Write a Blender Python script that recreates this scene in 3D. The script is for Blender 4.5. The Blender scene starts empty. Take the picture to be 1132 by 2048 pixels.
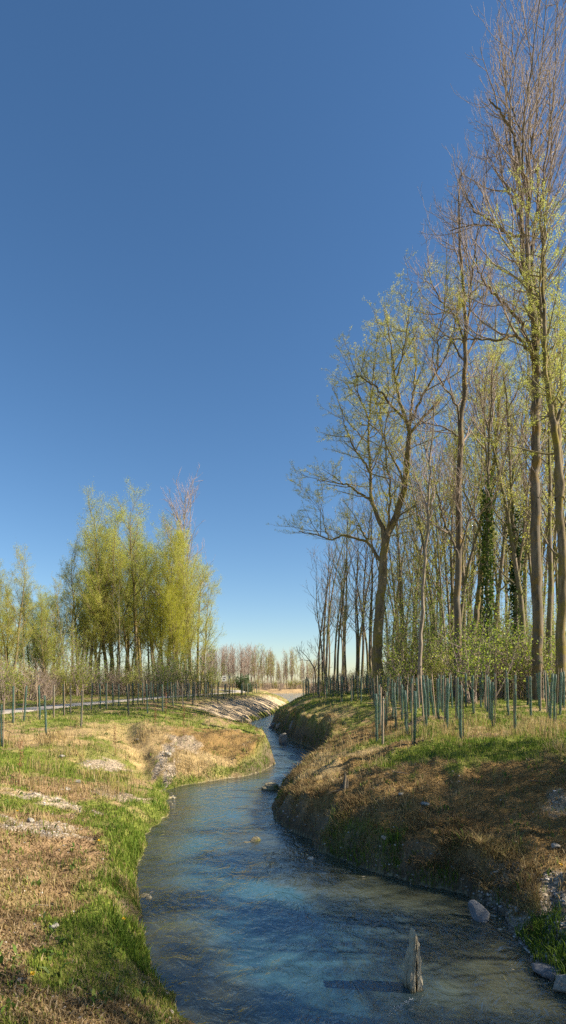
import bpy, math, random, time
import numpy as np
from mathutils import Vector
T0 = time.time()
R = math.radians
S = bpy.context.scene
COL = S.collection
CZ, F, HY = 3.5, 1100.0, 1366.0          # eye height above the water, focal length and horizon row in photo pixels
SUN_EL, SUN_AZ = R(34), R(97)            # azimuth clockwise from +Y

def W(x, y, d): return ((x-566)*d/F, d, CZ-(y-HY)*d/F)

# ------------------------------------------------------------------ noise
def _hash(ix, iy, seed):
    h = (ix.astype(np.int64)*374761393 + iy.astype(np.int64)*668265263 + seed*974711) & 0xffffffff
    h = ((h ^ (h >> 13))*1274126177) & 0xffffffff
    return ((h ^ (h >> 16)) & 0xffff)/65535.0
def vnoise(x, y, seed=0):
    ix, iy = np.floor(x), np.floor(y)
    fx, fy = x-ix, y-iy
    fx, fy = fx*fx*(3-2*fx), fy*fy*(3-2*fy)
    a, b = _hash(ix, iy, seed), _hash(ix+1, iy, seed)
    c, d = _hash(ix, iy+1, seed), _hash(ix+1, iy+1, seed)
    return (a*(1-fx)+b*fx)*(1-fy) + (c*(1-fx)+d*fx)*fy
def fbm(x, y, sc, oc=4, seed=0):
    s, a, t = 0, 1, 0
    for o in range(oc):
        s = s + a*vnoise(x*sc+17.3*o, y*sc-9.1*o, seed+o*7); t += a; a *= .5; sc *= 2.03
    return s/t
def sstep(a, b, x):
    t = np.clip((x-a)/(b-a), 0, 1); return t*t*(3-2*t)

# ------------------------------------------------------------------ stream and terrain
LEFT = [(-30,.8),(-5,.1),(0,-.2),(4,-.65),(5.65,-.95),(6.2,-1.28),(7.2,-1.74),(8.67,-2.29),(10,-2.68),(11.5,-2.94),(13.1,-3.08),(15.2,-3.1),(16.8,-3.5),
        (17.8,-3.75),(18.7,-3.4),(20.2,-1.94),(20.9,-1.26),(22.1,-.72),(23.8,-.38),(26.7,-.5),(29.8,-.84),(33.8,-1.26),(38.9,-2.05),(44.8,-2.75),(49,-3.0),
        (55,-2.1),(65,-.7),(80,.5),(92,1.2),(104,1.0),(150,0)]
RIGHT = [(-30,6),(-5,4.2),(3,3.4),(6.2,3.2),(7.2,3.23),(7.95,3.28),(8.57,3.27),(9.08,3.09),(9.41,2.69),(9.77,2.08),(10.16,1.6),(10.7,1.2),(11.5,.77),
         (12.9,.28),(14.05,-.14),(15.5,-.32),(17.5,-.2),(19,.15),(21,.8),(24,1.65),(26.7,1.95),(29.8,1.5),(33.8,.46),(38.9,-.36),(44.8,-1.0),(48.7,-.95),
         (55,-.1),(65,1.0),(80,2.4),(95,4.0),(110,6),(150,8)]
LE, RI = np.array(LEFT), np.array(RIGHT)
def interp(y, tab): return np.interp(y, [t[0] for t in tab], [t[1] for t in tab])
def pdist(x, y, P):
    d = np.full(x.shape, 1e18)
    for (y0, x0), (y1, x1) in zip(P[:-1], P[1:]):
        ex, ey = x1-x0, y1-y0
        t = np.clip(((x-x0)*ex+(y-y0)*ey)/(ex*ex+ey*ey), 0, 1)
        d = np.minimum(d, (x-x0-t*ex)**2+(y-y0-t*ey)**2)
    return np.sqrt(d)
CUTL = [(0,.4),(5,.42),(9,.4),(12,.3),(15,.15),(19,.12),(21,.4),(23,.85),(28,.9),(33,.6),(40,.3),(50,.25),(90,.3)]
WL = [(0,4.5),(10,5.5),(18,8),(24,8),(35,7),(42,5.5),(60,5),(90,4)]
PL = [(0,1.2),(10,1.25),(19,1.45),(24,1.85),(30,2.0),(60,2.05),(100,1.8)]
CUTR = [(0,.12),(8,.1),(8.8,.25),(9.4,.5),(12,.6),(15,.5),(18,.42),(22,.6),(26,1.2),(36,1.25),(45,.9),(55,.6),(90,.5)]
WR = [(0,6),(9,5.0),(12,4.4),(15,4.4),(19,4.6),(24,3.6),(26,3.0),(36,2.6),(50,3.5),(90,5)]
PR = [(0,1.6),(9,1.7),(14,1.95),(25,2.15),(40,2.5),(60,2.6),(90,2.2)]
PATH = [(-20,-18.5),(10,-15.6),(28,-14.4),(39,-14.2),(59,-12.4),(75,-9.6),(92,-7.2),(110,-9.5),(140,-22),(180,-40)]
def lake_sdf(x, y):
    n = (fbm(x, y, .06, 2, 91)-.5)*6
    cx, cy, hx, hy = 57., 143., 62., 43.
    qx, qy = np.abs(x-cx)-hx, np.abs(y-cy)-hy
    return np.hypot(np.maximum(qx,0), np.maximum(qy,0)) + np.minimum(np.maximum(qx,qy),0) + n*.5
def terrain(x, y):
    x, y = np.asarray(x, float), np.asarray(y, float)
    n1 = (fbm(x, y, .9, 3, 3)-.5)
    ka = np.clip(1-y/70, .35, 1)
    wx = x + ((fbm(x, y, 1.3, 3, 11)-.5)*.42+(fbm(x, y, 4.5, 2, 13)-.5)*.16)*ka
    wy = y + ((fbm(x, y, 1.4, 3, 15)-.5)*.50+(fbm(x, y, 4.5, 2, 17)-.5)*.18)*ka
    xl, xr = np.interp(y, LE[:,0], LE[:,1]), np.interp(y, RI[:,0], RI[:,1])
    xl, xr = np.interp(wy, LE[:,0], LE[:,1]), np.interp(wy, RI[:,0], RI[:,1])
    dl, dr = pdist(wx, wy, LE), pdist(wx, wy, RI)
    side = np.where(wx < (xl+xr)/2, -1, 1)
    inside = (wx > xl) & (wx < xr)
    s = np.where(inside, -np.minimum(dl, dr), np.where(side < 0, dl, dr))
    s = np.where(y > 150, 1e3, s)
    L = side < 0
    cut = np.where(L, interp(y, CUTL), interp(y, CUTR))
    cut = cut*(.45+1.1*fbm(x, y, .9, 3, 23))
    fw = .25+.55*fbm(x, y, 1.7, 2, 27)
    w = np.where(L, interp(y, WL), interp(y, WR))
    plat = np.where(L, interp(y, PL), interp(y, PR) + .04*np.clip(x-3, 0, 14))
    so = np.maximum(s, 0)
    toe = .06 + .05*n1
    t = np.clip(so/w, 0, 1)
    z = cut*(.25*sstep(0, .12, so)+.75*sstep(.05+toe*.6, fw+toe, so)) + (plat-cut)*(1-(1-t)**np.where(L, 1.7, 1.35))
    # relief
    rough = np.clip(so/.6, 0, 1)
    near = np.clip(1.15-y/70, .25, 1)
    z = z + rough*near*((fbm(x, y, .55, 4, 5)-.5)*.38 + (fbm(x, y, 2.6, 3, 7)-.5)*np.where(L, .18, .27) + (fbm(x, y, 6.5, 2, 9)-.5)*.12*sstep(1.2, .3, so))
    rill = np.abs(fbm(x*.5, y, 1.6, 3, 31)-.5)*2
    z = z - np.where(L & (y > 38) & (y < 95), 1, .25)*(.24*(1-rill)**4)*sstep(.1, .8, so)*sstep(w+1, w-1.5, so)*np.clip(y/40, .3, 1)
    # a little drainage gully on the inner left bend
    g = pdist(x+(fbm(x, y, 1.1, 2, 41)-.5)*.5, y, np.array([(17.8,-3.6),(18.7,-4.5),(21,-5.6),(24,-7)]))
    z = z - .28*np.exp(-(g/.4)**2)*np.clip(so/.6, 0, 1)*(y < 30)
    # path bed, far fields
    pd = pdist(x, y, np.array(PATH))
    k = sstep(3.2, 1.5, pd)*(x < -3)*np.clip((y-18)/6, 0, 1)
    z = z*(1-k) + 2.0*k
    lk = lake_sdf(x, y)
    far = sstep(186, 192, y)
    zl = .75*sstep(0, 1.2, lk) + (1.2*(1-far)+.75*far)*sstep(.5, 9, lk) + (fbm(x, y, .3, 3, 55)-.5)*.25*np.clip(lk, 0, 1)
    z = np.where(y > 85, np.minimum(z, zl), z)
    z = np.where(y > 186, zl, z)
    shelf = np.where(~L & (y < 13), 2.9, 1.3)
    bed = -.04-.42*sstep(0, 1, -s/shelf)**1.3 + (fbm(x, y, 2.2, 3, 61)-.5)*.14
    z = np.where(s <= 0, bed, z)
    z = np.where(lk <= 0, np.minimum(z, -.2-.5*sstep(0, 4, -lk)), z)
    return z, s, L, cut, w
def gz(x, y): return float(terrain(np.array([x]), np.array([y]))[0][0])
def hit(px, py, lo=3.0, hi=200.0):
    d = np.exp(np.linspace(math.log(lo), math.log(hi), 2600))
    x, z = (px-566)*d/F, CZ-(py-HY)*d/F
    g = np.maximum(terrain(x, d)[0], 0)
    i = int(np.argmax(z <= g))
    if z[i] > g[i]: i = -1
    return float(x[i]), float(d[i]), float(g[i])

# ------------------------------------------------------------------ mesh helpers
def mesh_np(name, V, faces, mats=(), midx=None, smooth=True, attrs=None):
    me = bpy.data.meshes.new(name)
    V = np.asarray(V, np.float32)
    faces = [np.asarray(f, np.int32) for f in faces if len(f)]
    tot = np.concatenate([np.full(len(f), f.shape[1], np.int32) for f in faces])
    loops = np.concatenate([f.ravel() for f in faces])
    me.vertices.add(len(V)); me.vertices.foreach_set('co', V.ravel())
    me.loops.add(len(loops)); me.loops.foreach_set('vertex_index', loops)
    me.polygons.add(len(tot))
    st = np.concatenate([[0], np.cumsum(tot)[:-1]]).astype(np.int32)
    me.polygons.foreach_set('loop_start', st); me.polygons.foreach_set('loop_total', tot)
    for m in mats: me.materials.append(m)
    if midx is not None: me.polygons.foreach_set('material_index', np.asarray(midx, np.int32))
    me.update(calc_edges=True)
    me.polygons.foreach_set('use_smooth', np.full(len(tot), smooth, bool))
    for n, a in (attrs or {}).items():
        at = me.color_attributes.new(n, 'FLOAT_COLOR', 'POINT')
        c = np.ones((len(V), 4), np.float32); c[:, :a.shape[1]] = a
        at.data.foreach_set('color', c.ravel())
    return me
def obj(name, me, parent=None):
    o = bpy.data.objects.new(name, me); COL.objects.link(o)
    if parent: o.parent = parent
    return o
def tag(o, label=None, cat=None, group=None, kind=None):
    for k, v in (('label', label), ('category', cat), ('group', group), ('kind', kind)):
        if v: o[k] = v
    return o
def thing(name, label, cat, loc=(0,0,0), rz=0, group=None):
    o = bpy.data.objects.new(name, None); COL.objects.link(o)
    o.location = loc; o.rotation_euler = (0, 0, rz); o.empty_display_size = .2
    return tag(o, label, cat, group)
def copy_thing(o, parent=None):
    c = o.copy(); COL.objects.link(c)
    if parent: c.parent = parent
    for ch in list(o.children): copy_thing(ch, c)
    return c

# ------------------------------------------------------------------ materials
def new_mat(name):
    m = bpy.data.materials.new(name); m.use_nodes = True
    nt = m.node_tree; nt.nodes.clear()
    out = nt.nodes.new('ShaderNodeOutputMaterial')
    return m, nt, out
def N(nt, t, **kw):
    n = nt.nodes.new(t)
    for k, v in kw.items():
        if k in n.inputs: n.inputs[k].default_value = v
        else: setattr(n, k, v)
    return n
def ramp(nt, stops):
    r = nt.nodes.new('ShaderNodeValToRGB'); e = r.color_ramp.elements
    while len(e) < len(stops): e.new(.5)
    for i, (p, c) in enumerate(stops): e[i].position = p; e[i].color = (*c, 1) if len(c) == 3 else c
    return r
def mixc(nt, fac, a, b, mode='MIX'):
    m = nt.nodes.new('ShaderNodeMix'); m.data_type = 'RGBA'; m.blend_type = mode
    for s, v in ((0, fac), (6, a), (7, b)):
        if hasattr(v, 'links'): nt.links.new(v, m.inputs[s])
        elif s == 0: m.inputs[0].default_value = v
        else: m.inputs[s].default_value = (*v, 1)
    return m.outputs[2]
def bark(name, dark, light, moss=None, mossy=.0, scale=6):
    m, nt, out = new_mat(name); L = nt.links.new
    tc = N(nt, 'ShaderNodeTexCoord'); mp = N(nt, 'ShaderNodeMapping'); mp.inputs['Scale'].default_value = (1, 1, .16)
    L(tc.outputs['Object'], mp.inputs[0])
    n1 = N(nt, 'ShaderNodeTexNoise', Scale=scale*1.6, Detail=6.0, Roughness=.7); L(mp.outputs[0], n1.inputs[0])
    c = ramp(nt, [(.3, dark), (.68, light)]); L(n1.outputs[0], c.inputs[0])
    col = c.outputs[0]
    if moss:
        n2 = N(nt, 'ShaderNodeTexNoise', Scale=1.3, Detail=5.0, Roughness=.65); L(tc.outputs['Object'], n2.inputs[0])
        r2 = ramp(nt, [(.55-mossy*.3, (0,0,0)), (.72-mossy*.3, (1,1,1))]); L(n2.outputs[0], r2.inputs[0])
        col = mixc(nt, r2.outputs[0], col, moss)
    b = N(nt, 'ShaderNodeBump', Strength=.9, Distance=.04); L(n1.outputs[0], b.inputs['Height'])
    p = N(nt, 'ShaderNodeBsdfPrincipled', Roughness=.92); p.inputs['Specular IOR Level'].default_value = .2
    L(col, p.inputs['Base Color']); L(b.outputs[0], p.inputs['Normal']); L(p.outputs[0], out.inputs[0])
    return m
def leaf_mat(name, stops, trans=.45, bright=1.0):
    m, nt, out = new_mat(name); L = nt.links.new
    g = N(nt, 'ShaderNodeNewGeometry'); c = ramp(nt, stops); L(g.outputs['Random Per Island'], c.inputs[0])
    oi = N(nt, 'ShaderNodeObjectInfo')
    hs = N(nt, 'ShaderNodeHueSaturation'); L(c.outputs[0], hs.inputs['Color'])
    mr = N(nt, 'ShaderNodeMapRange'); mr.inputs[3].default_value = .485; mr.inputs[4].default_value = .515
    L(oi.outputs['Random'], mr.inputs[0]); L(mr.outputs[0], hs.inputs['Hue'])
    d = N(nt, 'ShaderNodeBsdfPrincipled', Roughness=.6); d.inputs['Specular IOR Level'].default_value = .25
    t = N(nt, 'ShaderNodeBsdfTranslucent'); mx = N(nt, 'ShaderNodeMixShader'); mx.inputs[0].default_value = trans
    L(hs.outputs[0], d.inputs['Base Color']); L(hs.outputs[0], t.inputs[0])
    L(d.outputs[0], mx.inputs[1]); L(t.outputs[0], mx.inputs[2]); L(mx.outputs[0], out.inputs[0])
    return m
def simple(name, col, rough=.8, var=.25, scale=8., bump=.3, dist=.01):
    m, nt, out = new_mat(name); L = nt.links.new
    tc = N(nt, 'ShaderNodeTexCoord')
    n1 = N(nt, 'ShaderNodeTexNoise', Scale=scale, Detail=6.0, Roughness=.65); L(tc.outputs['Object'], n1.inputs[0])
    c = ramp(nt, [(.25, tuple(v*(1-var) for v in col)), (.75, tuple(v*(1+var) for v in col))]); L(n1.outputs[0], c.inputs[0])
    b = N(nt, 'ShaderNodeBump', Strength=bump, Distance=dist); L(n1.outputs[0], b.inputs['Height'])
    p = N(nt, 'ShaderNodeBsdfPrincipled', Roughness=rough)
    L(c.outputs[0], p.inputs['Base Color']); L(b.outputs[0], p.inputs['Normal']); L(p.outputs[0], out.inputs[0])
    return m

M = {}
M['willow_bark'] = bark('willow_bark', (.04,.032,.022), (.27,.21,.13), (.19,.15,.03), .3, 3.6)
M['poplar_bark'] = bark('poplar_bark', (.03,.026,.022), (.21,.175,.13), (.19,.125,.035), .22, 3.2)
M['pale_bark'] = bark('pale_bark', (.10,.08,.06), (.34,.28,.21))
M['slim_bark'] = bark('slim_bark', (.075,.06,.045), (.28,.225,.165), (.15,.15,.035), .3)
M['twig_brown'] = simple('twig_brown', (.26,.20,.16), .85, .3)
M['twig_pink'] = simple('twig_pink', (.33,.235,.185), .8, .3)
M['twig_yellow'] = simple('twig_yellow', (.21,.17,.07), .85, .3)
M['leaf_willow'] = leaf_mat('leaf_willow', [(0,(.28,.325,.045)), (.5,(.46,.495,.08)), (1,(.63,.62,.16))], .6)
M['leaf_yellow'] = leaf_mat('leaf_yellow', [(0,(.32,.35,.03)), (.5,(.48,.49,.04)), (1,(.60,.58,.08))], .6)
M['leaf_green'] = leaf_mat('leaf_green', [(0,(.12,.19,.02)), (.5,(.24,.32,.035)), (1,(.42,.45,.07))], .45)
M['leaf_dark'] = leaf_mat('leaf_dark', [(0,(.018,.04,.01)), (.6,(.035,.07,.014)), (1,(.08,.12,.02))], .25)
M['leaf_ivy'] = leaf_mat('leaf_ivy', [(0,(.03,.065,.012)), (.6,(.065,.12,.02)), (1,(.15,.21,.03))], .3)
M['leaf_fir'] = leaf_mat('leaf_fir', [(0,(.03,.065,.02)), (1,(.09,.13,.035))], .2)
M['leaf_dry'] = leaf_mat('leaf_dry', [(0,(.12,.085,.04)), (.6,(.22,.15,.07)), (1,(.3,.22,.10))], .3)

# ------------------------------------------------------------------ ground cover map
PATCH = []
def patch(px, py, rx, ry, kind, k=1.0):
    x, y, z = hit(px, py); PATCH.append((x, y, rx, ry, kind, k))
def cover(x, y, s, L, cut, w):
    """albedo weights of the ground kinds at each point"""
    n = fbm(x, y, .55, 4, 71); n2 = fbm(x, y, 2.4, 3, 73); n4 = fbm(x, y, 6., 2, 79)
    r = {}
    green = sstep(.42, .60, n*.5+n2*.5)
    farL = L & (y > 37) & (y < 84)
    # right side: moss and litter on the slope, sunny grass on the plateau
    edge = np.minimum(w*.95, 3.5) + (n-.5)*2.2
    moss = np.where(~L, sstep(edge+.5, edge-.4, s), 0)*np.where(y > 24, .35, 1)*np.clip((34-y)/8, 0, 1)
    green = np.where(~L, np.maximum(sstep(.36, .55, n*.5+n2*.5), 0)*(1-moss) + .12*moss*(n2 > .62), green)
    litter = np.where(L, sstep(.5, .66, fbm(x, y, .35, 3, 83)), 0)
    sand = np.where(farL, sstep(w*1.0+.8*(n-.5)*4, w*.5, s), 0)
    gravel = np.zeros_like(x)
    straw = sstep(.5, .65, fbm(x, y, .8, 3, 87))
    for (cx, cy, rx, ry, kind, k) in PATCH:
        q = np.hypot((x-cx)/rx, (y-cy)/ry) + (n2-.5)*1.1 + ((n-.5)*1.6 + (n4-.5)*.9 if kind == 'gravel' else 0)
        v = sstep(1.15, .75, q)*k
        if kind == 'gravel': gravel = np.maximum(gravel, v); green = green*(1-v)
        elif kind == 'green': green = np.maximum(green, v); moss = moss*(1-v); litter = litter*(1-v); gravel = gravel*(1-v)
        elif kind == 'moss': moss = np.maximum(moss, v); green = green*(1-.85*v); litter = litter*(1-v)
        elif kind == 'litter': litter = np.maximum(litter, v); green = green*(1-.8*v)
        elif kind == 'straw': straw = np.maximum(straw, v); green = green*(1-.85*v); litter = litter*(1-v); moss = moss*(1-v)
        elif kind == 'sand': sand = np.maximum(sand, v); green = green*(1-v); moss = moss*(1-v)
    face = sstep(.50, .22, s)*sstep(.28, .5, cut)*sstep(.0, .02, s)
    toegreen = sstep(.6, .3, s)*sstep(.42, .52, fbm(x, y, .7, 2, 89))
    green = np.maximum(green*(1-face*.75)*(1-sand), toegreen*.85)
    r.update(green=green*(1-gravel*.8), moss=moss*(1-gravel)*(1-face), litter=litter*(1-gravel), sand=sand*(1-green), gravel=gravel, straw=straw, face=face)
    return r
for a in [(215,1850,.8,1.9,'green',.2),(300,1680,.6,1.5,'green'),(40,1530,2.6,2.6,'green'),(290,1440,3.5,3,'green',.8),(180,1440,3,2,'green',.8),
          (230,1510,1.6,1.6,'green',.7),(325,1590,.35,1.2,'green'),(250,1660,.7,.9,'green',.8),
          (60,1780,1.7,3.2,'litter'),(50,1920,1.5,1.6,'litter'),(110,1570,1.6,1.3,'litter'),(20,1680,1.4,1.6,'litter'),(330,1470,2,1.5,'litter',.7),
          (140,1612,1.3,.5,'gravel',.9),(60,1660,.9,.4,'gravel',.7),(215,1532,.55,.7,'gravel',.8),(330,1508,.22,1.1,'gravel'),(335,1560,.16,1.2,'gravel'),(370,1485,.6,.7,'gravel',.6),(250,1590,.6,.7,'gravel',.6),
          (430,1490,2.0,3.4,'moss'),(480,1475,1.2,2.6,'moss'),(390,1475,2,2,'moss'),(420,1530,1.5,1.3,'straw'),(250,1475,2.2,2,'straw',.9),(290,1520,1.1,1.3,'straw'),(110,1480,1.2,1.0,'straw'),
          (830,1560,3,2.4,'moss'),(1000,1620,2.2,2.2,'moss'),(740,1600,1.6,2.2,'moss'),(640,1525,.8,2.6,'straw'),(720,1500,1,1.4,'straw'),(900,1488,2.2,.8,'green'),(1060,1485,2.6,.9,'green'),(800,1475,1.8,1.2,'green',.8),
          (1122,1600,.35,.35,'gravel',.6),(1090,1830,.9,.8,'gravel'),(1110,1900,.7,.8,'gravel'),(1040,1800,.5,.4,'gravel'),(930,1785,.7,.25,'green'),(870,1770,.45,.22,'green'),(1120,1690,.3,.3,'green'),(215,1850,.6,1.5,'green'),(262,1790,.6,1.2,'green'),(285,1720,.45,1.0,'green'),(245,1935,.55,.9,'green'),(305,1990,.4,.5,'green'),(1050,1745,1.3,1.0,'litter'),(960,1720,1.2,1.0,'moss'),(1040,1700,1.2,1.0,'moss'),(1070,1850,.75,.9,'gravel'),(1105,1930,.6,.7,'gravel'),(1020,1800,.5,.5,'gravel'),(660,1420,1.2,4,'straw',.7),(690,1400,2,4,'green',.7)]:
    patch(*a)
PAL = dict(base=(.23,.165,.09), green=(.12,.15,.025), moss=(.175,.112,.043), litter=(.21,.14,.08), sand=(.345,.275,.19), gravel=(.37,.315,.25), straw=(.30,.225,.11), face=(.12,.095,.065))
def ground_colour(x, y, z, s, L, cut, w):
    c = cover(x, y, s, L, cut, w)
    col = np.empty(x.shape+(3,)); col[...] = PAL['base']
    for k in ('straw', 'litter', 'moss', 'sand', 'green', 'gravel', 'face'):
        v = (c[k]*(.65 if k == 'straw' else .92))[..., None]
        col = col*(1-v) + np.array(PAL[k])*v
    v = (.75+.5*fbm(x, y, 5, 3, 97))[..., None]
    col = col*v
    pd = pdist(x, y, np.array(PATH)); 
    m = ((pd > 1.3) & (pd < 4) & L & (y > 18))[..., None]*.6
    col = col*(1-m) + np.array((.26,.22,.09))*m
    # under water: silt and gravel
    wet = (s <= 0) | (lake_sdf(x, y) <= 0)
    k = fbm(x, y, 1.1, 3, 101)[..., None]
    bed = np.array((.18,.16,.085))*(1-k) + np.array((.38,.335,.23))*k
    col = np.where(wet[..., None], bed, col)
    fs = (y > 184) & ~wet
    col = np.where(fs[..., None], np.array((.30,.215,.12))*(.7+.6*fbm(x, y, .4, 3, 107)[..., None]), col)
    rim = sstep(.22, .0, s)*(s > 0)                  # wet soil at the waterline
    col = col*(1-.45*rim[..., None])
    return col*1.22, c['gravel']*(~wet) + wet*.8, c
# ground sheet: fine near the stream, coarse to the horizon
ys = [3.0]
while ys[-1] < 215: ys.append(ys[-1]*1.0062+.008)
while ys[-1] < 2600: ys.append(ys[-1]*1.10)
ylo = [-.0]
yl = [2.7, 2.4, 2.0, 1.5, 1, .4, -.4, -1.5, -3, -6, -11, -20, -45, -110, -300]
ys = np.array(sorted(yl+ys))
xs = list(np.arange(0, 5.0, .05))
while xs[-1] < 70: xs.append(xs[-1]*1.018+.0)
while xs[-1] < 2200: xs.append(xs[-1]*1.14)
xs = np.array(xs); xs = np.concatenate([-xs[::-1], xs[1:]])
GX, GY = np.meshgrid(xs, ys)
zz, ss, LL, cc, ww = terrain(GX, GY)
gcol, ggrav, gcov = ground_colour(GX, GY, zz, ss, LL, cc, ww)
nx, ny = len(xs), len(ys)
idx = np.arange(nx*ny).reshape(ny, nx)
quads = np.stack([idx[:-1,:-1], idx[:-1,1:], idx[1:,1:], idx[1:,:-1]], -1).reshape(-1, 4)
m, nt, out = new_mat('soil'); L_ = nt.links.new
at = N(nt, 'ShaderNodeAttribute', attribute_name='Col'); ag = N(nt, 'ShaderNodeAttribute', attribute_name='Grav')
tc = N(nt, 'ShaderNodeTexCoord')
n1 = N(nt, 'ShaderNodeTexNoise', Scale=22., Detail=7.0, Roughness=.72); L_(tc.outputs['Object'], n1.inputs[0])
n2 = N(nt, 'ShaderNodeTexNoise', Scale=2.2, Detail=5.0, Roughness=.6); L_(tc.outputs['Object'], n2.inputs[0])
vo = N(nt, 'ShaderNodeTexVoronoi', Scale=17.); L_(tc.outputs['Object'], vo.inputs[0])
vc = ramp(nt, [(0,(.55,.55,.55)), (.5,(.95,.93,.9)), (1,(1.5,1.45,1.4))])
sepv = N(nt, 'ShaderNodeSeparateColor'); L_(vo.outputs['Color'], sepv.inputs[0]); L_(sepv.outputs[0], vc.inputs[0])
ve = ramp(nt, [(.0,(1,1,1)), (.5,(.8,.8,.8)), (.75,(.3,.3,.3))]); L_(vo.outputs['Distance'], ve.inputs[0])
peb = mixc(nt, 1.0, vc.outputs[0], ve.outputs[0], 'MULTIPLY')
r1 = ramp(nt, [(.25,(.45,.45,.45)), (.5,(1,1,1)), (.75,(1.55,1.5,1.4))]); L_(n1.outputs[0], r1.inputs[0])
fine = mixc(nt, ag.outputs['Fac'], r1.outputs[0], peb)
r2 = ramp(nt, [(.3,(.78,.78,.78)), (.7,(1.2,1.18,1.12))]); L_(n2.outputs[0], r2.inputs[0])
cA = mixc(nt, 1.0, at.outputs['Color'], fine, 'MULTIPLY'); cB = mixc(nt, 1.0, cA, r2.outputs[0], 'MULTIPLY')
bp = N(nt, 'ShaderNodeBump', Strength=.85, Distance=.05); L_(n1.outputs[0], bp.inputs['Height'])
bp2 = N(nt, 'ShaderNodeBump', Strength=.5, Distance=-.03); L_(vo.outputs['Distance'], bp2.inputs['Height']); L_(bp.outputs[0], bp2.inputs['Normal'])
p = N(nt, 'ShaderNodeBsdfPrincipled', Roughness=.95); p.inputs['Specular IOR Level'].default_value = .15
L_(cB, p.inputs['Base Color']); L_(bp2.outputs[0], p.inputs['Normal']); L_(p.outputs[0], out.inputs[0])
M['soil'] = m
ground = obj('ground', mesh_np('ground', np.stack([GX, GY, zz], -1).reshape(-1, 3), [quads], [m], attrs={'Col': gcol.reshape(-1, 3), 'Grav': np.repeat(ggrav.reshape(-1, 1), 3, 1)}))
tag(ground, kind='structure')
print('ground', len(GX.ravel()), time.time()-T0)

# ------------------------------------------------------------------ water
m, nt, out = new_mat('stream_water'); L_ = nt.links.new
tc = N(nt, 'ShaderNodeTexCoord'); mp = N(nt, 'ShaderNodeMapping'); mp.inputs['Scale'].default_value = (1, .8, 1); L_(tc.outputs['Object'], mp.inputs[0])
w1 = N(nt, 'ShaderNodeTexNoise', Scale=3.2, Detail=4.0, Roughness=.55, Distortion=1.2); L_(mp.outputs[0], w1.inputs[0])
w2 = N(nt, 'ShaderNodeTexNoise', Scale=10., Detail=3.0, Roughness=.5, Distortion=.8); L_(mp.outputs[0], w2.inputs[0])
w3 = N(nt, 'ShaderNodeTexNoise', Scale=.7, Detail=2.0); L_(tc.outputs['Object'], w3.inputs[0])
k3 = ramp(nt, [(.35,(.25,.25,.25)), (.65,(1,1,1))]); L_(w3.outputs[0], k3.inputs[0])
b1 = N(nt, 'ShaderNodeBump', Distance=.085); L_(k3.outputs[0], b1.inputs['Strength']); L_(w1.outputs[0], b1.inputs['Height'])
b2 = N(nt, 'ShaderNodeBump', Strength=.7, Distance=.018); L_(w2.outputs[0], b2.inputs['Height']); L_(b1.outputs[0], b2.inputs['Normal'])
fr = N(nt, 'ShaderNodeFresnel', IOR=2.0); L_(b2.outputs[0], fr.inputs['Normal'])
gl = N(nt, 'ShaderNodeBsdfGlossy', Roughness=.03); L_(b2.outputs[0], gl.inputs['Normal'])
tr = N(nt, 'ShaderNodeBsdfTransparent'); tr.inputs[0].default_value = (.82,.86,.76,1)
df = N(nt, 'ShaderNodeBsdfDiffuse'); df.inputs[0].default_value = (.125,.15,.12,1)
mb = N(nt, 'ShaderNodeMixShader'); mb.inputs[0].default_value = .3; L_(tr.outputs[0], mb.inputs[1]); L_(df.outputs[0], mb.inputs[2])
ms = N(nt, 'ShaderNodeMixShader'); L_(fr.outputs[0], ms.inputs[0]); L_(mb.outputs[0], ms.inputs[1]); L_(gl.outputs[0], ms.inputs[2]); L_(ms.outputs[0], out.inputs[0])
M['water'] = m
wy = [-30, -20, -12, -6, -2, 1]; wy += list(np.arange(2.5, 30, .14)) + list(np.arange(30, 60, .4)) + list(np.arange(60, 198, 1.5))
wx = [-14, -10, -7] + list(np.arange(-5, 5, .12)) + list(np.arange(5, 12, .5)) + list(np.arange(12, 136, 3))
WX, WY = np.meshgrid(wx, wy); wz = terrain(WX, WY)[0]
dep = np.clip(-wz/.42, 0, 1); wi = np.arange(WX.size).reshape(WX.shape)
WQ = np.stack([wi[:-1,:-1], wi[:-1,1:], wi[1:,1:], wi[1:,:-1]], -1).reshape(-1, 4)
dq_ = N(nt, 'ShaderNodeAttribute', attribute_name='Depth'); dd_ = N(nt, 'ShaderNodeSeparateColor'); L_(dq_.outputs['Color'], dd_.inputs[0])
for bn, base_ in ((b1, k3.outputs[0]), (b2, None)):     # the wide slow water beyond the bend lies calmer
    mm = N(nt, 'ShaderNodeMath', operation='MULTIPLY'); mm.inputs[1].default_value = .7
    if base_: L_(base_, mm.inputs[1])
    L_(dd_.outputs[1], mm.inputs[0]); L_(mm.outputs[0], bn.inputs['Strength'])
mrd = N(nt, 'ShaderNodeMapRange'); mrd.inputs[3].default_value = .12; mrd.inputs[4].default_value = .42
L_(dd_.outputs[0], mrd.inputs[0]); mlk = N(nt, 'ShaderNodeMath', operation='MULTIPLY_ADD'); mlk.inputs[1].default_value = .4; mlk.use_clamp = True; L_(dd_.outputs[2], mlk.inputs[0]); L_(mrd.outputs[0], mlk.inputs[2]); L_(mlk.outputs[0], mb.inputs[0])
body_sky = mixc(nt, dd_.outputs[0], (.29,.31,.20), (.085,.22,.305))  # shallow silt tone; the deep blue partly paints in the sky's reflection
L_(mixc(nt, dd_.outputs[2], body_sky, (.30,.44,.50)), df.inputs[0])  # pale blue painted into the lake, standing in for reflected sky
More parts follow.
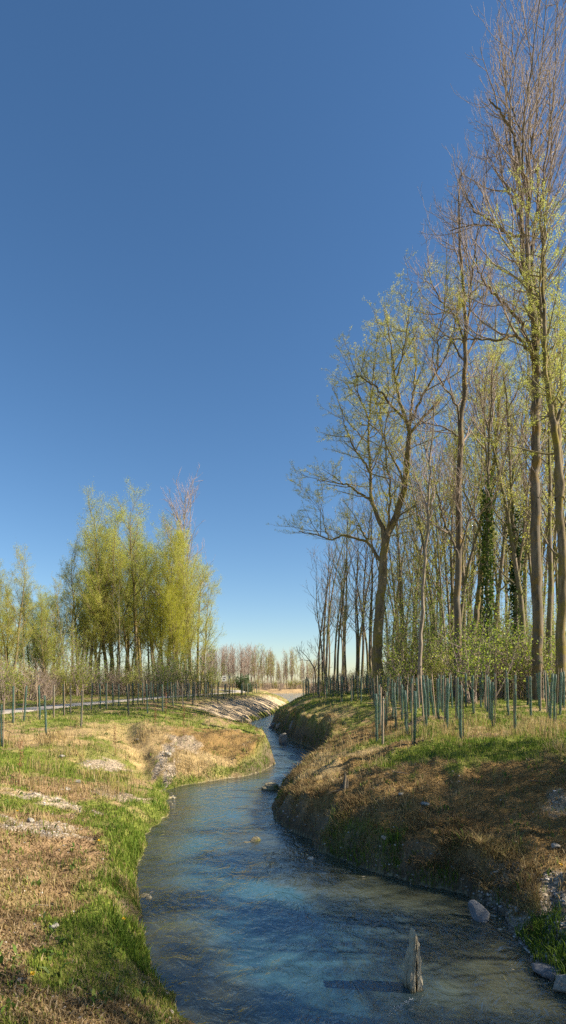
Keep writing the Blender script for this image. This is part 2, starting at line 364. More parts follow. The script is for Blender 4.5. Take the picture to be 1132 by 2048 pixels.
water = tag(obj('water', mesh_np('water', np.stack([WX, WY, WX*0], -1).reshape(-1, 3), [WQ], [m], attrs={'Depth': np.stack([dep, np.clip(1.1-WY/90, .6, 1), sstep(88, 100, WY)], -1).reshape(-1, 3)})), kind='structure')
# gravel path
pts = []
for i in range(120):
    y = 8 + i*1.1; x = float(interp(np.array(y), PATH)); pts.append((x, y))
PV = []
for i, (x, y) in enumerate(pts):
    a, b = pts[max(i-1,0)], pts[min(i+1,len(pts)-1)]
    tx, ty = b[0]-a[0], b[1]-a[1]; l = math.hypot(tx, ty); nxn, nyn = ty/l, -tx/l
    for k in (-1.1, -1.0, 0, 1.0, 1.1):
        xx, yy = x+nxn*k+.08*math.sin(i*1.7+k), y+nyn*k
        PV.append((xx, yy, (2.0 if y > 23 else gz(xx, yy)) + (.035 if abs(k) < 1.05 else -.06)))
PF = [(i*5+j, i*5+j+1, i*5+j+6, i*5+j+5) for i in range(len(pts)-1) for j in range(4)]
M['path'] = simple('path_gravel', (.36,.315,.26), .95, .2, 5., .4)
tag(obj('path', mesh_np('path', PV, [PF], [M['path']])), kind='structure')

# ------------------------------------------------------------------ tubes and trees
def tubes(branches, sides_of):
    """branches: (pts, radii, level) -> verts, quads"""
    groups = {}
    for p, r, l in branches: groups.setdefault((len(p), sides_of(l)), []).append((p, r))
    VV, QQ, off = [], [], 0
    for (n, k), bs in groups.items():
        P = np.array([b[0] for b in bs], float); Rr = np.array([b[1] for b in bs], float)
        T = np.empty_like(P); T[:,1:-1] = P[:,2:]-P[:,:-2]; T[:,0] = P[:,1]-P[:,0]; T[:,-1] = P[:,-1]-P[:,-2]
        T /= np.linalg.norm(T, axis=-1, keepdims=True)+1e-9
        mt = T.mean(1); ref = np.where(np.abs(mt[:, :1]) < .6, np.array([[1.,0,0]]), np.array([[0,1.,0]]))
        U = np.cross(T, ref[:, None, :]); U /= np.linalg.norm(U, axis=-1, keepdims=True)+1e-9
        Vv = np.cross(T, U)
        a = np.arange(k)*2*math.pi/k
        ring = P[:,:,None,:] + Rr[:,:,None,None]*(np.cos(a)[None,None,:,None]*U[:,:,None,:] + np.sin(a)[None,None,:,None]*Vv[:,:,None,:])
        VV.append(ring.reshape(-1, 3))
        base = np.arange(len(bs))[:,None,None]*n*k; i = np.arange(n-1)[None,:,None]*k; j = np.arange(k)[None,None,:]; j2 = (j+1) % k
        q = np.stack([base+i+j, base+i+j2, base+i+k+j2, base+i+k+j], -1).reshape(-1, 4)
        QQ.append(q+off); off += len(bs)*n*k
    return np.concatenate(VV), np.concatenate(QQ)
def leaves_np(P, size, seed, aspect=.45, up=.3, jitter=.08):
    rs = np.random.RandomState(seed); P = np.asarray(P, float); n = len(P)
    P = P + rs.normal(0, jitter, P.shape)
    D = rs.normal(0, 1, (n, 3)); D[:, 2] += up; D /= np.linalg.norm(D, axis=1, keepdims=True)
    E = np.cross(D, rs.normal(0, 1, (n, 3))); E /= np.linalg.norm(E, axis=1, keepdims=True)+1e-9
    s = (size*(.6+.8*rs.rand(n)))[:, None]
    V = np.stack([P, P+D*s*.5+E*s*aspect*.5, P+D*s, P+D*s*.5-E*s*aspect*.5], 1).reshape(-1, 3)
    q = np.arange(n*4).reshape(n, 4)
    return V, q
def walk(rng, p, d, L, n, wob, up):
    pts = [p]; st = L/n; dx, dy, dz = d
    for i in range(n):
        dx += rng.gauss(0, wob); dy += rng.gauss(0, wob); dz += rng.gauss(0, wob*.7)+up
        l = math.sqrt(dx*dx+dy*dy+dz*dz); dx /= l; dy /= l; dz /= l
        p = (p[0]+dx*st, p[1]+dy*st, p[2]+dz*st); pts.append(p)
    return pts
def perp(rng, d, ang):
    ax = Vector((rng.gauss(0,1), rng.gauss(0,1), rng.gauss(0,1))).cross(Vector(d)).normalized()
    v = Vector(d)*math.cos(ang) + ax*math.sin(ang)
    return (v.x, v.y, v.z)
def spawn(out, leafp, rng, pts, rad, specs, k, lim=1.0):
    sp = specs[k]
    seg = [math.dist(pts[i], pts[i+1]) for i in range(len(pts)-1)]; tot = sum(seg)
    t0 = sp.get('t0', .2)
    n = int(tot*(1-t0)*sp['dens'] + rng.random())
    for i in range(n):
        t = t0 + (1-t0)*(i+rng.random())/n
        q = t*tot; j = 0
        while j < len(seg)-1 and q > seg[j]: q -= seg[j]; j += 1
        f = min(q/max(seg[j], 1e-6), 1)
        a, b = pts[j], pts[j+1]
        p = tuple(a[c]+(b[c]-a[c])*f for c in range(3)); d = tuple((b[c]-a[c])/max(seg[j],1e-6) for c in range(3))
        pr = rad[j]+(rad[j+1]-rad[j])*f
        L = rng.uniform(*sp['L'])*(1-sp.get('fall', .4)*t)*lim
        d2 = perp(rng, d, R(rng.uniform(*sp['ang'])))
        if d2[2] < sp.get('minz', -.3): d2 = (d2[0], d2[1], abs(d2[2])*.6)
        r0 = max(min(pr*.75, sp['r']*L), sp.get('rmin', .004))
        ns = sp['n']
        np_ = walk(rng, p, d2, L, ns, sp['wob'], sp['up'])
        nr = [r0 + (max(r0*.3, sp.get('rmin', .004)*.7)-r0)*u/ns for u in range(ns+1)]
        out.append((np_, nr, sp['lv']))
        if sp.get('leaf'):
            for _ in range(int(sp['leaf']*L+rng.random())):
                u = rng.random()**.7*ns; jj = min(int(u), ns-1); ff = u-jj
                leafp.append(tuple(np_[jj][c]+(np_[jj+1][c]-np_[jj][c])*ff for c in range(3)))
        if k+1 < len(specs): spawn(out, leafp, rng, np_, nr, specs, k+1, lim)
def cat_rom(P, per=5):
    P = [P[0]]+list(P)+[P[-1]]; o = []
    for i in range(1, len(P)-2):
        p0, p1, p2, p3 = (np.array(P[i+k], float) for k in (-1, 0, 1, 2))
        for u in range(per):
            t = u/per
            o.append(.5*((2*p1)+(-p0+p2)*t+(2*p0-5*p1+4*p2-p3)*t*t+(-p0+3*p1-3*p2+p3)*t**3))
    o.append(np.array(P[-2], float)); return o
SIDES = lambda l: {0: 10, 1: 7, 2: 5}.get(l, 3)
def tree_parts(root, big, small, leafp, bark_m, twig_m, leaf_m, leaf_size, seed, aspect=.45, jit=.08, up=.3):
    V, q = tubes(big, SIDES)
    obj('trunk', mesh_np('trunk', V, [q], [bark_m]), root)
    V, q = tubes(small, SIDES)
    cr = obj('crown', mesh_np('crown', V, [q], [twig_m]), root)
    if leafp and leaf_m:
        V, q = leaves_np(leafp, leaf_size, seed, aspect, up, jit)
        obj('leaves', mesh_np('leaves', V, [q], [leaf_m], smooth=False), cr)
    return root
def traced_tree(name, label, cat, d, limbs, specs, bark_m, twig_m, leaf_m=None, leaf_size=.06, seed=1, dspread=3.0, biglevel=1):
    """limbs: (pixel polyline, base radius, end radius); limb 0 is the trunk; the others leave the nearest limb and spread in depth"""
    rng = random.Random(seed)
    bx, bz = W(*limbs[0][0][0], d)[0], gz(W(*limbs[0][0][0], d)[0], d)
    root = thing(name, label, cat, (bx, d, bz-.15))
    big, small, leafp, placed = [], [], [], []
    for li, (px, r0, r1) in enumerate(limbs):
        P = [W(x, y, d) for x, y in px]
        if li == 0:
            P[0] = (P[0][0], d, bz-.15); dy = rng.uniform(-.6, .6); y0 = 0
        else:
            s = P[0]; near = min(placed, key=lambda a: (a[0]-s[0])**2+(a[2]-s[2])**2)
            dirn = near[1]-d
            P[0] = near; y0 = near[1]-d
            L2 = math.dist((P[0][0], P[0][2]), (P[-1][0], P[-1][2]))
            dy = y0*.4 + rng.choice((-1, 1))*rng.uniform(.15, .5)*min(L2, 9)*dspread/3
        n = len(P)
        P = [(p[0], d + y0 + dy*(i/(n-1))**1.2, p[2]) for i, p in enumerate(P)]
        C = cat_rom(P, 5)
        C = [c + np.array([rng.gauss(0, .03), rng.gauss(0, .05), 0])*(0 if i in (0,) else 1) for i, c in enumerate(C)]
        C = [(float(c[0]-bx), float(c[1]-d), float(c[2]-bz+.15)) for c in C]
        m_ = len(C)
        rr = [(r0+(r1-r0)*(i/(m_-1))**.8) for i in range(m_)]
        if li == 0:
            for i in range(m_):
                h = C[i][2]; rr[i] *= 1+.35*math.exp(-h/.5)
        (big if li == 0 or r0 > .05 else small).append((C, rr, 0 if li == 0 else 1))
        placed += [(c[0]+bx, c[1]+d, c[2]+bz-.15) for c in C]
        sp = specs if li else [dict(specs[0], t0=.55, dens=specs[0]['dens']*.7)]+specs[1:]
        br = []; spawn(br, leafp, rng, C, rr, sp, 0)
        for b in br: (big if b[1][0] > .07 else small).append(b)
    return tree_parts(root, big, small, leafp, bark_m, twig_m, leaf_m, leaf_size, seed, .42, .045)
def proto_tree(name, H, r, specs, bark_m, twig_m, leaf_m=None, leaf_size=.08, seed=1, stems=1, lean=.03, aspect=.45, t_fork=None, biglv=1, jit=.05):
    rng = random.Random(seed); big, small, leafp = [], [], []
    root = thing(name, 'tree', 'tree')
    for s in range(stems):
        a = rng.uniform(0, 6.28); l = lean if stems == 1 else rng.uniform(.06, .22)
        off = 0 if stems == 1 else rng.uniform(.1, .5)
        n = 14; hh = H*(1 if s == 0 else rng.uniform(.75, 1))
        P = walk(rng, (off*math.cos(a), off*math.sin(a), -.2), (l*math.cos(a), l*math.sin(a), 1), hh, n, .035, .03)
        rs = r*(1 if s == 0 else rng.uniform(.6, .9))
        rr = [max(rs*(1-(i/n)**1.1*.95)*(1+.3*(i == 0)), .012) for i in range(n+1)]
        big.append((P, rr, 0))
        br = []; spawn(br, leafp, rng, P, rr, specs, 0)
        for b in br: (big if b[2] <= biglv else small).append(b)
    return tree_parts(root, big, small, leafp, bark_m, twig_m, leaf_m, leaf_size, seed, aspect, jit)
# --- the traced trees of the near right wood
POP = [dict(lv=2, dens=2.2, t0=.15, ang=(25,58), L=(1.6,5.0), fall=.55, r=.014, n=7, wob=.10, up=.13, rmin=.011),
       dict(lv=3, dens=2.7, t0=.15, ang=(25,55), L=(.6,1.8), fall=.4, r=.011, n=4, wob=.12, up=.16, rmin=.008),
       dict(lv=4, dens=3.2, t0=.15, ang=(20,50), L=(.3,.9), fall=.3, r=.01, n=3, wob=.1, up=.25, rmin=.0065)]
B_LIMBS = [
 ([(1076,1405),(1074,1300),(1072,1150),(1070,1000),(1071,880),(1073,780),(1070,706)], 0.28, .19),
 ([(1070,712),(1062,630),(1049,572),(1041,496),(1036,420),(1020,389),(1005,366),(990,343),(963,328),(937,317)], .16, .03),
 ([(1072,700),(1072,649),(1066,572),(1058,496),(1060,420),(1066,343),(1058,267),(1055,191),(1057,114),(1058,40),(1060,-40)], .19, .02),
 ([(1073,700),(1076,649),(1081,572),(1081,496),(1097,401),(1112,343),(1122,267),(1120,190),(1122,60),(1125,-40)], .17, .02),
 ([(1076,680),(1085,611),(1099,534),(1102,477),(1116,382),(1130,300),(1140,180),(1145,40)], .14, .02),
 ([(1070,725),(1062,721),(1032,695),(1009,693),(982,710),(944,717),(914,725),(879,733)], .11, .025),
 ([(1068,722),(1057,714),(1036,679),(1017,653),(979,626),(952,611),(933,584),(921,562)], .12, .025),
 ([(1054,590),(1040,570),(1024,546),(1009,519),(994,500),(967,488),(929,473),(906,443)], .10, .02),
 ([(1040,500),(1025,490),(1009,477),(985,455),(948,443),(906,446)], .08, .02),
 ([(1037,430),(1045,380),(1040,320),(1030,260),(1022,200),(1018,140)], .08, .02),
 ([(1060,400),(1048,340),(1040,270),(1045,180),(1040,100)], .08, .015),
 ([(1064,350),(1074,290),(1082,210),(1085,110),(1083,0)], .08, .015),
 ([(1100,480),(1090,420),(1092,340),(1100,250),(1103,130),(1100,10)], .08, .015),
 ([(1020,390),(1012,330),(1008,270),(1005,200)], .06, .015),
 ([(1075,760),(1090,740),(1110,715),(1135,690)], .09, .02),
 ([(990,343),(980,300),(975,250),(972,205)], .045, .012)]
traced_tree('poplar_tree', 'tallest bare poplar, thick brown trunk rising beyond the top of the picture on the right', 'tree', 28, B_LIMBS, POP, M['poplar_bark'], M['twig_brown'], seed=11)
C_LIMBS = [
 ([(915,1400),(916,1300),(915,1200),(918,1000),(922,850),(930,750),(931,649),(925,553),(919,477),(918,400),(922,345)], .25, .03),
 ([(930,690),(917,630),(898,595),(879,553),(872,505),(868,470)], .07, .015),
 ([(931,680),(945,620),(955,560),(962,500),(966,420),(965,360)], .07, .015),
 ([(929,660),(938,590),(940,520),(944,450),(945,370)], .06, .015),
 ([(929,720),(905,670),(890,640),(872,610)], .06, .015),
 ([(930,720),(950,680),(968,630),(980,580),(985,540)], .06, .015),
 ([(926,560),(912,520),(900,470),(895,420)], .05, .012),
 ([(921,1124),(908,1098),(893,1074),(876,1048),(868,1030),(855,1005)], .09, .03),
 ([(923,875),(908,872),(883,862),(843,857),(815,846)], .06, .02),
 ([(924,845),(909,816),(883,791),(860,762),(848,740)], .07, .02),
 ([(923,900),(938,860),(950,830),(962,790)], .05, .02),
 ([(917,1120),(928,1060),(940,1010),(945,960)], .06, .02)]
traced_tree('poplar_tree', 'straight slim bare poplar with a fan of upright twigs, beside the tallest tree', 'tree', 32, C_LIMBS, POP, M['poplar_bark'], M['twig_brown'], seed=12)
WIL = [dict(lv=2, dens=2.5, t0=.2, ang=(28,65), L=(1.4,4.0), fall=.45, r=.014, n=6, wob=.13, up=.05, rmin=.011),
       dict(lv=3, dens=3.0, t0=.15, ang=(25,60), L=(.5,1.6), fall=.35, r=.011, n=4, wob=.15, up=.05, rmin=.007, leaf=24),
       dict(lv=4, dens=3.2, t0=.2, ang=(20,55), L=(.3,.8), fall=.3, r=.009, n=3, wob=.15, up=.02, rmin=.0045, leaf=92)]
A_LIMBS = [
 ([(757,1385),(755,1330),(754,1281),(760,1205),(765,1145),(768,1104),(775,1069),(790,1033),(808,973),(813,917),(817,872),(815,857)], .37, .13),
 ([(815,860),(800,801),(797,750),(796,710),(792,630),(789,575)], .13, .02),
 ([(817,855),(823,841),(843,796),(868,755),(881,735),(891,690),(898,640)], .11, .02),
 ([(818,870),(848,834),(866,815),(878,801)], .10, .07),
 ([(814,862),(808,846),(777,821),(754,796),(727,781),(712,776),(696,785)], .10, .02),
 ([(818,850),(825,801),(835,750),(843,710),(846,640),(849,585)], .09, .02),
 ([(768,1100),(765,1054),(749,1008),(745,988),(746,927),(742,867),(744,816),(752,760),(762,680),(770,605)], .17, .02),
 ([(748,1000),(738,988),(722,975),(701,953),(689,948),(661,937),(640,930)], .10, .02),
 ([(747,942),(732,912),(717,887),(703,852),(695,825),(690,790)], .09, .02),
 ([(766,1125),(757,1114),(739,1084),(717,1074),(691,1064),(666,1071),(636,1059),(600,1050)], .13, .025),
 ([(738,1084),(732,1070),(724,1049),(718,1042)], .06, .045),
 ([(780,1055),(803,1028),(818,1020),(833,1016)], .07, .03),
 ([(772,1080),(776,1030),(775,980),(765,930),(760,880),(775,820)], .09, .02),
 ([(808,975),(795,930),(780,890),(772,850),(765,790),(770,720)], .08, .02),
 ([(797,750),(806,710),(813,650),(818,590)], .06, .015),
 ([(744,816),(730,760),(722,720),(727,690)], .06, .015),
 ([(868,755),(862,710),(866,670),(866,640)], .05, .015),
 ([(661,1071),(650,1040),(648,1005)], .04, .012)]
traced_tree('willow_tree', 'large forked willow in first leaf with a long low limb over the stream bank', 'tree', 34, A_LIMBS, WIL, M['willow_bark'], M['twig_yellow'], M['leaf_willow'], .05, seed=13)
D_LIMBS = [
 ([(1122,1420),(1121,1300),(1124,1150),(1119,1000),(1108,880),(1096,820),(1086,740),(1082,640),(1079,560),(1081,480),(1078,410)], .25, .02),
 ([(1119,1000),(1126,900),(1130,800),(1128,700),(1132,600),(1140,500)], .22, .05),
 ([(1105,870),(1120,820),(1140,790),(1160,770)], .10, .03),
 ([(1122,640),(1112,590),(1098,560),(1086,530)], .08, .02),
 ([(1128,720),(1150,640),(1160,540)], .12, .03),
 ([(1083,660),(1070,600),(1066,540),(1060,470)], .06, .02)]
traced_tree('willow_tree', 'dark double-stemmed willow at the right edge of the wood', 'tree', 25, D_LIMBS, WIL, M['willow_bark'], M['twig_yellow'], M['leaf_willow'], .045, seed=14)
print('traced', time.time()-T0)
E_LIMBS = [([(942,1400),(945,1290),(958,1200),(972,1080),(985,980),(998,860),(1006,790),(1018,740)], .25, .06),
 ([(985,985),(970,900),(962,830),(955,770)], .09, .02), ([(995,880),(1012,830),(1030,790),(1040,750)], .08, .02), ([(972,1080),(950,1010),(938,950),(930,880)], .08, .02), ([(1004,800),(995,750),(990,700)], .06, .02)]
traced_tree('willow_tree', 'leaning dark-trunked willow between the slim poplar and the ivy-clad tree', 'tree', 38, E_LIMBS, WIL, M['willow_bark'], M['twig_yellow'], M['leaf_willow'], .05, seed=15)
G_LIMBS = [([(838,1398),(841,1290),(846,1180),(852,1080),(857,980),(862,900),(868,820)], .13, .03),
 ([(852,1080),(868,1010),(880,960),(886,900)], .05, .015), ([(855,1010),(838,950),(830,900)], .05, .015), ([(860,930),(850,870),(846,800)], .04, .012)]
traced_tree('birch_tree', 'slender pale-barked tree standing among the guards between willow and slim poplar', 'tree', 30, G_LIMBS, POP, M['pale_bark'], M['twig_brown'], seed=16)
def ivy_on(root, x0, z1, r, n, seed):
    rs = np.random.RandomState(seed); me = root.children[0].data
    co = np.empty(len(me.vertices)*3, np.float32); me.vertices.foreach_get('co', co); co = co.reshape(-1, 3)
    tr = co[:len(co)]; 
    return rs, tr
H_LIMBS = [([(974,1400),(975,1300),(975,1200),(974,1100),(975,1000),(978,900),(982,820),(985,740)], .17, .03),
 ([(977,930),(965,860),(958,800),(955,760)], .06, .015), ([(980,870),(995,800),(1003,740)], .05, .015)]
I_LIMBS = [([(1034,1400),(1033,1300),(1031,1200),(1028,1100),(1022,1000),(1015,900),(1010,820),(1000,740)], .17, .03),
 ([(1031,1180),(1037,1100),(1042,1000),(1048,900),(1052,820)], .11, .02), ([(1018,950),(1030,880),(1036,800)], .05, .015)]
for LM, lab, sd, dd, rows in ((H_LIMBS, 'tree wrapped in bright green ivy nearly to its fork, right of the leaning willow', 17, 33, (1340, 930)),
                        (I_LIMBS, 'twin-stemmed tree cloaked in dark ivy, just left of the tallest poplar', 18, 36, (1330, 1000))):
    t = traced_tree('ivy_clad_tree', lab, 'tree', dd, LM, POP, M['slim_bark'], M['twig_brown'], seed=sd)
    rs = np.random.RandomState(sd); LP = []
    for li, (pl, r0, r1) in enumerate(LM[:2 if sd == 18 else 1]):
        C = np.array(cat_rom([W(x, y, dd) for x, y in pl], 5)); C[:,1] = dd
        zt = W(0, rows[1], dd)[2]
        for _ in range(5200 if li == 0 else 2600):
            k = rs.rand()*(len(C)-1); j = int(k); c = C[j]+(C[j+1]-C[j])*(k-j)
            if c[2] > zt - rs.rand()*2.5: continue
            a = rs.rand()*6.28; rr = r0*.9+abs(rs.normal(0, .14))*(1-.3*j/len(C))+.02
            LP.append((c[0]+rr*math.cos(a)-t.location.x, c[1]+rr*math.sin(a)-dd, c[2]-t.location.z))
    V, q = leaves_np(LP, .15, sd, .8, -.2, .05)
    obj('ivy', mesh_np('ivy', V, [q], [M['leaf_dark'] if sd == 18 else M['leaf_ivy']], smooth=False), t)

# --- prototypes
SLIM = [dict(lv=1, dens=1.5, t0=.3, ang=(25,55), L=(2.0,5.0), fall=.6, r=.012, n=7, wob=.10, up=.11, rmin=.016),
        dict(lv=2, dens=1.7, t0=.15, ang=(25,55), L=(.8,2.0), fall=.4, r=.011, n=4, wob=.12, up=.12, rmin=.012),
        dict(lv=3, dens=1.9, t0=.2, ang=(20,50), L=(.4,1.0), fall=.3, r=.01, n=3, wob=.1, up=.14, rmin=.008)]
SLIM_LEAF = SLIM[:1] + [dict(SLIM[1], leaf=12)] + [dict(SLIM[2], leaf=34)]
WBROAD = [dict(lv=1, dens=1.6, t0=.26, ang=(30,66), L=(3.5,8.0), fall=.5, r=.013, n=8, wob=.10, up=.11, rmin=.02),
          dict(lv=2, dens=1.9, t0=.15, ang=(25,60), L=(1.0,2.6), fall=.4, r=.012, n=5, wob=.14, up=.04, rmin=.013, leaf=20),
          dict(lv=3, dens=2.4, t0=.15, ang=(20,55), L=(.5,1.3), fall=.3, r=.01, n=3, wob=.14, up=.0, rmin=.009, leaf=36)]
def thin(sp, **kw): return [dict(s, **kw.get('l%d' % i, {})) for i, s in enumerate(sp)]
P_slim = [proto_tree('slim_tree', 20, .15, SLIM, M['slim_bark'], M['twig_brown'], seed=31),
          proto_tree('slim_tree', 20, .17, SLIM, M['slim_bark'], M['twig_brown'], seed=32, stems=2)]
P_sleaf = [proto_tree('slim_tree', 20, .16, SLIM_LEAF, M['slim_bark'], M['twig_yellow'], M['leaf_willow'], .07, seed=33),
           proto_tree('slim_tree', 20, .15, SLIM_LEAF, M['slim_bark'], M['twig_yellow'], M['leaf_willow'], .072, seed=34, stems=2)]
P_wil = [proto_tree('willow_tree', 24, .30, WBROAD, M['willow_bark'], M['twig_yellow'], M['leaf_willow'], .108, seed=41, stems=3, jit=.22),
         proto_tree('willow_tree', 24, .32, WBROAD, M['willow_bark'], M['twig_yellow'], M['leaf_willow'], .108, seed=42, stems=2, jit=.22),
         proto_tree('willow_tree', 24, .30, WBROAD, M['willow_bark'], M['twig_yellow'], M['leaf_yellow'], .115, seed=43, stems=3, jit=.22)]
PINK = thin(SLIM, l0=dict(dens=2.6, t0=.3, L=(7,14), ang=(26,48), up=.09, fall=.62, rmin=.03), l1=dict(dens=1.6, L=(1.2,3), rmin=.018), l2=dict(dens=1.6, L=(.6,1.4), rmin=.013))
P_pink = [proto_tree('poplar_tree', 30, .30, PINK, M['slim_bark'], M['twig_pink'], seed=51, stems=1)]
FAR = [dict(lv=1, dens=2.4, t0=.3, ang=(20,45), L=(2,5), fall=.5, r=.014, n=5, wob=.08, up=.12, rmin=.035),
       dict(lv=2, dens=2.0, t0=.15, ang=(20,50), L=(.9,2.2), fall=.3, r=.014, n=3, wob=.1, up=.12, rmin=.028)]
P_far = [proto_tree('far_tree', 16, .16, FAR, M['pale_bark'], M['twig_pink'], seed=61+i, stems=1+i % 2) for i in range(2)]
P_farg = [proto_tree('far_tree', 16, .16, thin(FAR, l1=dict(leaf=2.5)), M['pale_bark'], M['twig_yellow'], M['leaf_willow'], .28, seed=65, stems=2, jit=.2)]
def proto_shrub(seed, H, stems, leaf_m, twig_m, leaf=9, size=.10, spread=.6):
    rng = random.Random(seed); big, leafp = [], []
    root = thing('shrub', 'shrub', 'shrub')
    sp = [dict(lv=3, dens=3.2, t0=.15, ang=(25,60), L=(.5,1.5), fall=.4, r=.012, n=4, wob=.15, up=.06, rmin=.008, leaf=leaf*.6),
          dict(lv=4, dens=3.0, t0=.1, ang=(20,60), L=(.25,.7), fall=.3, r=.01, n=3, wob=.15, up=.04, rmin=.006, leaf=leaf)]
    for s in range(stems):
        a = rng.uniform(0, 6.28); l = rng.uniform(.1, spread); o = rng.uniform(0, .4)
        P = walk(rng, (o*math.cos(a), o*math.sin(a), -.1), (l*math.cos(a), l*math.sin(a), 1), H*rng.uniform(.55, 1), 7, .09, .03)
        rr = [.03*(1-i/7*.8) for i in range(8)]
        big.append((P, rr, 2)); br = []; spawn(br, leafp, rng, P, rr, sp, 0); big += br
    V, q = tubes(big, SIDES); obj('branches', mesh_np('branches', V, [q], [twig_m]), root)
    if leafp:
        V, q = leaves_np(leafp, size, seed, .6, .2, .1)
        obj('foliage', mesh_np('foliage', V, [q], [leaf_m], smooth=False), root)
    return root
P_shr = [proto_shrub(71, 3.2, 11, M['leaf_green'], M['twig_brown']), proto_shrub(72, 3.6, 10, M['leaf_green'], M['twig_brown'], 15, .085),
         proto_shrub(73, 2.6, 12, M['leaf_willow'], M['twig_yellow'], 16, .08), proto_shrub(74, 2.2, 14, M['leaf_dry'], M['twig_brown'], 2.5)]
P_tall = [proto_shrub(81, 8.5, 9, M['leaf_green'], M['twig_brown'], 15, .085, .22), proto_shrub(82, 9, 8, M['leaf_green'], M['twig_brown'], 13, .085, .2), proto_shrub(83, 7.5, 9, M['leaf_willow'], M['twig_yellow'], 14, .085, .25)]
P_fir = [proto_shrub(75, 4.0, 22, M['leaf_fir'], M['twig_brown'], 16, .2, .55)]
print('protos', time.time()-T0)
USED = {}
def place(protos, i, x, y, sc, label, group=None, rz=None, sz=None, rng=random.Random(5), name=None, cat=None):
    pr = protos[i % len(protos)]
    if pr.name in USED: o = copy_thing(pr)
    else: o = pr; USED[pr.name] = 1
    if name: o.name = name
    o.location = (x, y, gz(x, y)-.05); o.rotation_euler = (0, 0, rng.uniform(0, 6.28) if rz is None else rz)
    o.scale = (sc, sc, sz or sc)
    o['label'] = label
    if cat: o['category'] = cat
    if group: o['group'] = group
    elif 'group' in o: del o['group']
    return o
ORD = ['first','second','third','fourth','fifth','sixth','seventh','eighth','ninth','tenth','eleventh','twelfth','thirteenth','fourteenth','fifteenth','sixteenth','seventeenth','eighteenth','nineteenth','twentieth',
       'twenty-first','twenty-second','twenty-third','twenty-fourth','twenty-fifth','twenty-sixth','twenty-seventh','twenty-eighth','twenty-ninth','thirtieth']
def ordn(i): return ORD[i] if i < len(ORD) else '%dth' % (i+1)
def X(px, d): return (px-566)*d/F
# right wood: (px, depth, top row, protos, variant)
RW = [(638,72,1062,'b',0),(648,66,1055,'b',1),(656,80,1090,'b',0),(668,62,1050,'b',0),(681,74,1068,'b',1),(693,60,1010,'b',0),(708,55,1030,'b',1),(722,58,980,'b',0),(736,66,1040,'l',0),
      (779,52,985,'b',0),(792,60,1000,'l',1),(805,48,900,'b',1),(822,46,860,'b',0),(846,54,920,'l',0),(872,44,800,'l',0),(893,50,830,'b',1),(904,40,780,'l',1),(932,48,760,'l',0),
      (957,44,730,'b',0),(992,42,700,'l',0),(1010,46,720,'l',1),(1048,34,640,'l',0),(1058,44,690,'b',1),(1092,38,560,'l',1),(1104,33,590,'l',0),(1118,42,540,'l',0),(1128,31,430,'l',1),(1090,48,640,'b',0),
      (800,66,900,'l',0),(815,70,860,'l',1),(860,60,820,'l',1),(885,64,780,'l',0),(915,58,760,'l',1),(940,62,740,'l',0),(972,56,720,'l',1),(1000,60,700,'l',0),(1025,54,650,'l',1),(1040,62,700,'b',0),(1075,56,640,'l',0),(1105,58,600,'l',1),(1125,52,560,'l',0),(950,70,800,'b',1)] + [(650+i*30.5+(i*37) % 17, 44+(i*13) % 27, 1010-i*22+(i*53) % 70, 'l' if i % 3 else 'b', i % 2) for i in range(16)]
rng = random.Random(8); RW.sort()
for i, (px, d, top, kd, v) in enumerate(RW):
    x = X(px, d); g = gz(x, d); h = (HY-top)*d/F + CZ - g
    prs = P_slim if kd == 'b' else P_sleaf
    wh = 'slim bare tree' if kd == 'b' else 'slim tree hazed with young leaves'
    place(prs, v, x, d, min(max(h/20, .7), 1.25), '%s in the right-hand wood, %s from the stream' % (wh, ordn(i)), 'slim trees of the right-hand wood', sz=h/20)
# trees standing off to the right of the view, whose shade falls across the near bank and stream
for i, (x, y, h, v) in enumerate([(8.0,3.6,6.0,0),(8.8,6.7,5.9,2),(7.6,1.4,5.6,1),(10.4,8.4,6.5,1),(9.8,3.9,6.8,2),(12.8,10.6,7.2,0)]):
    place(P_wil, v, x, y, h/24*1.5, 'low willow outside the view whose shade crosses the near bank, %s of its row' % ordn(i), 'willows shading the near bank', sz=h/24)
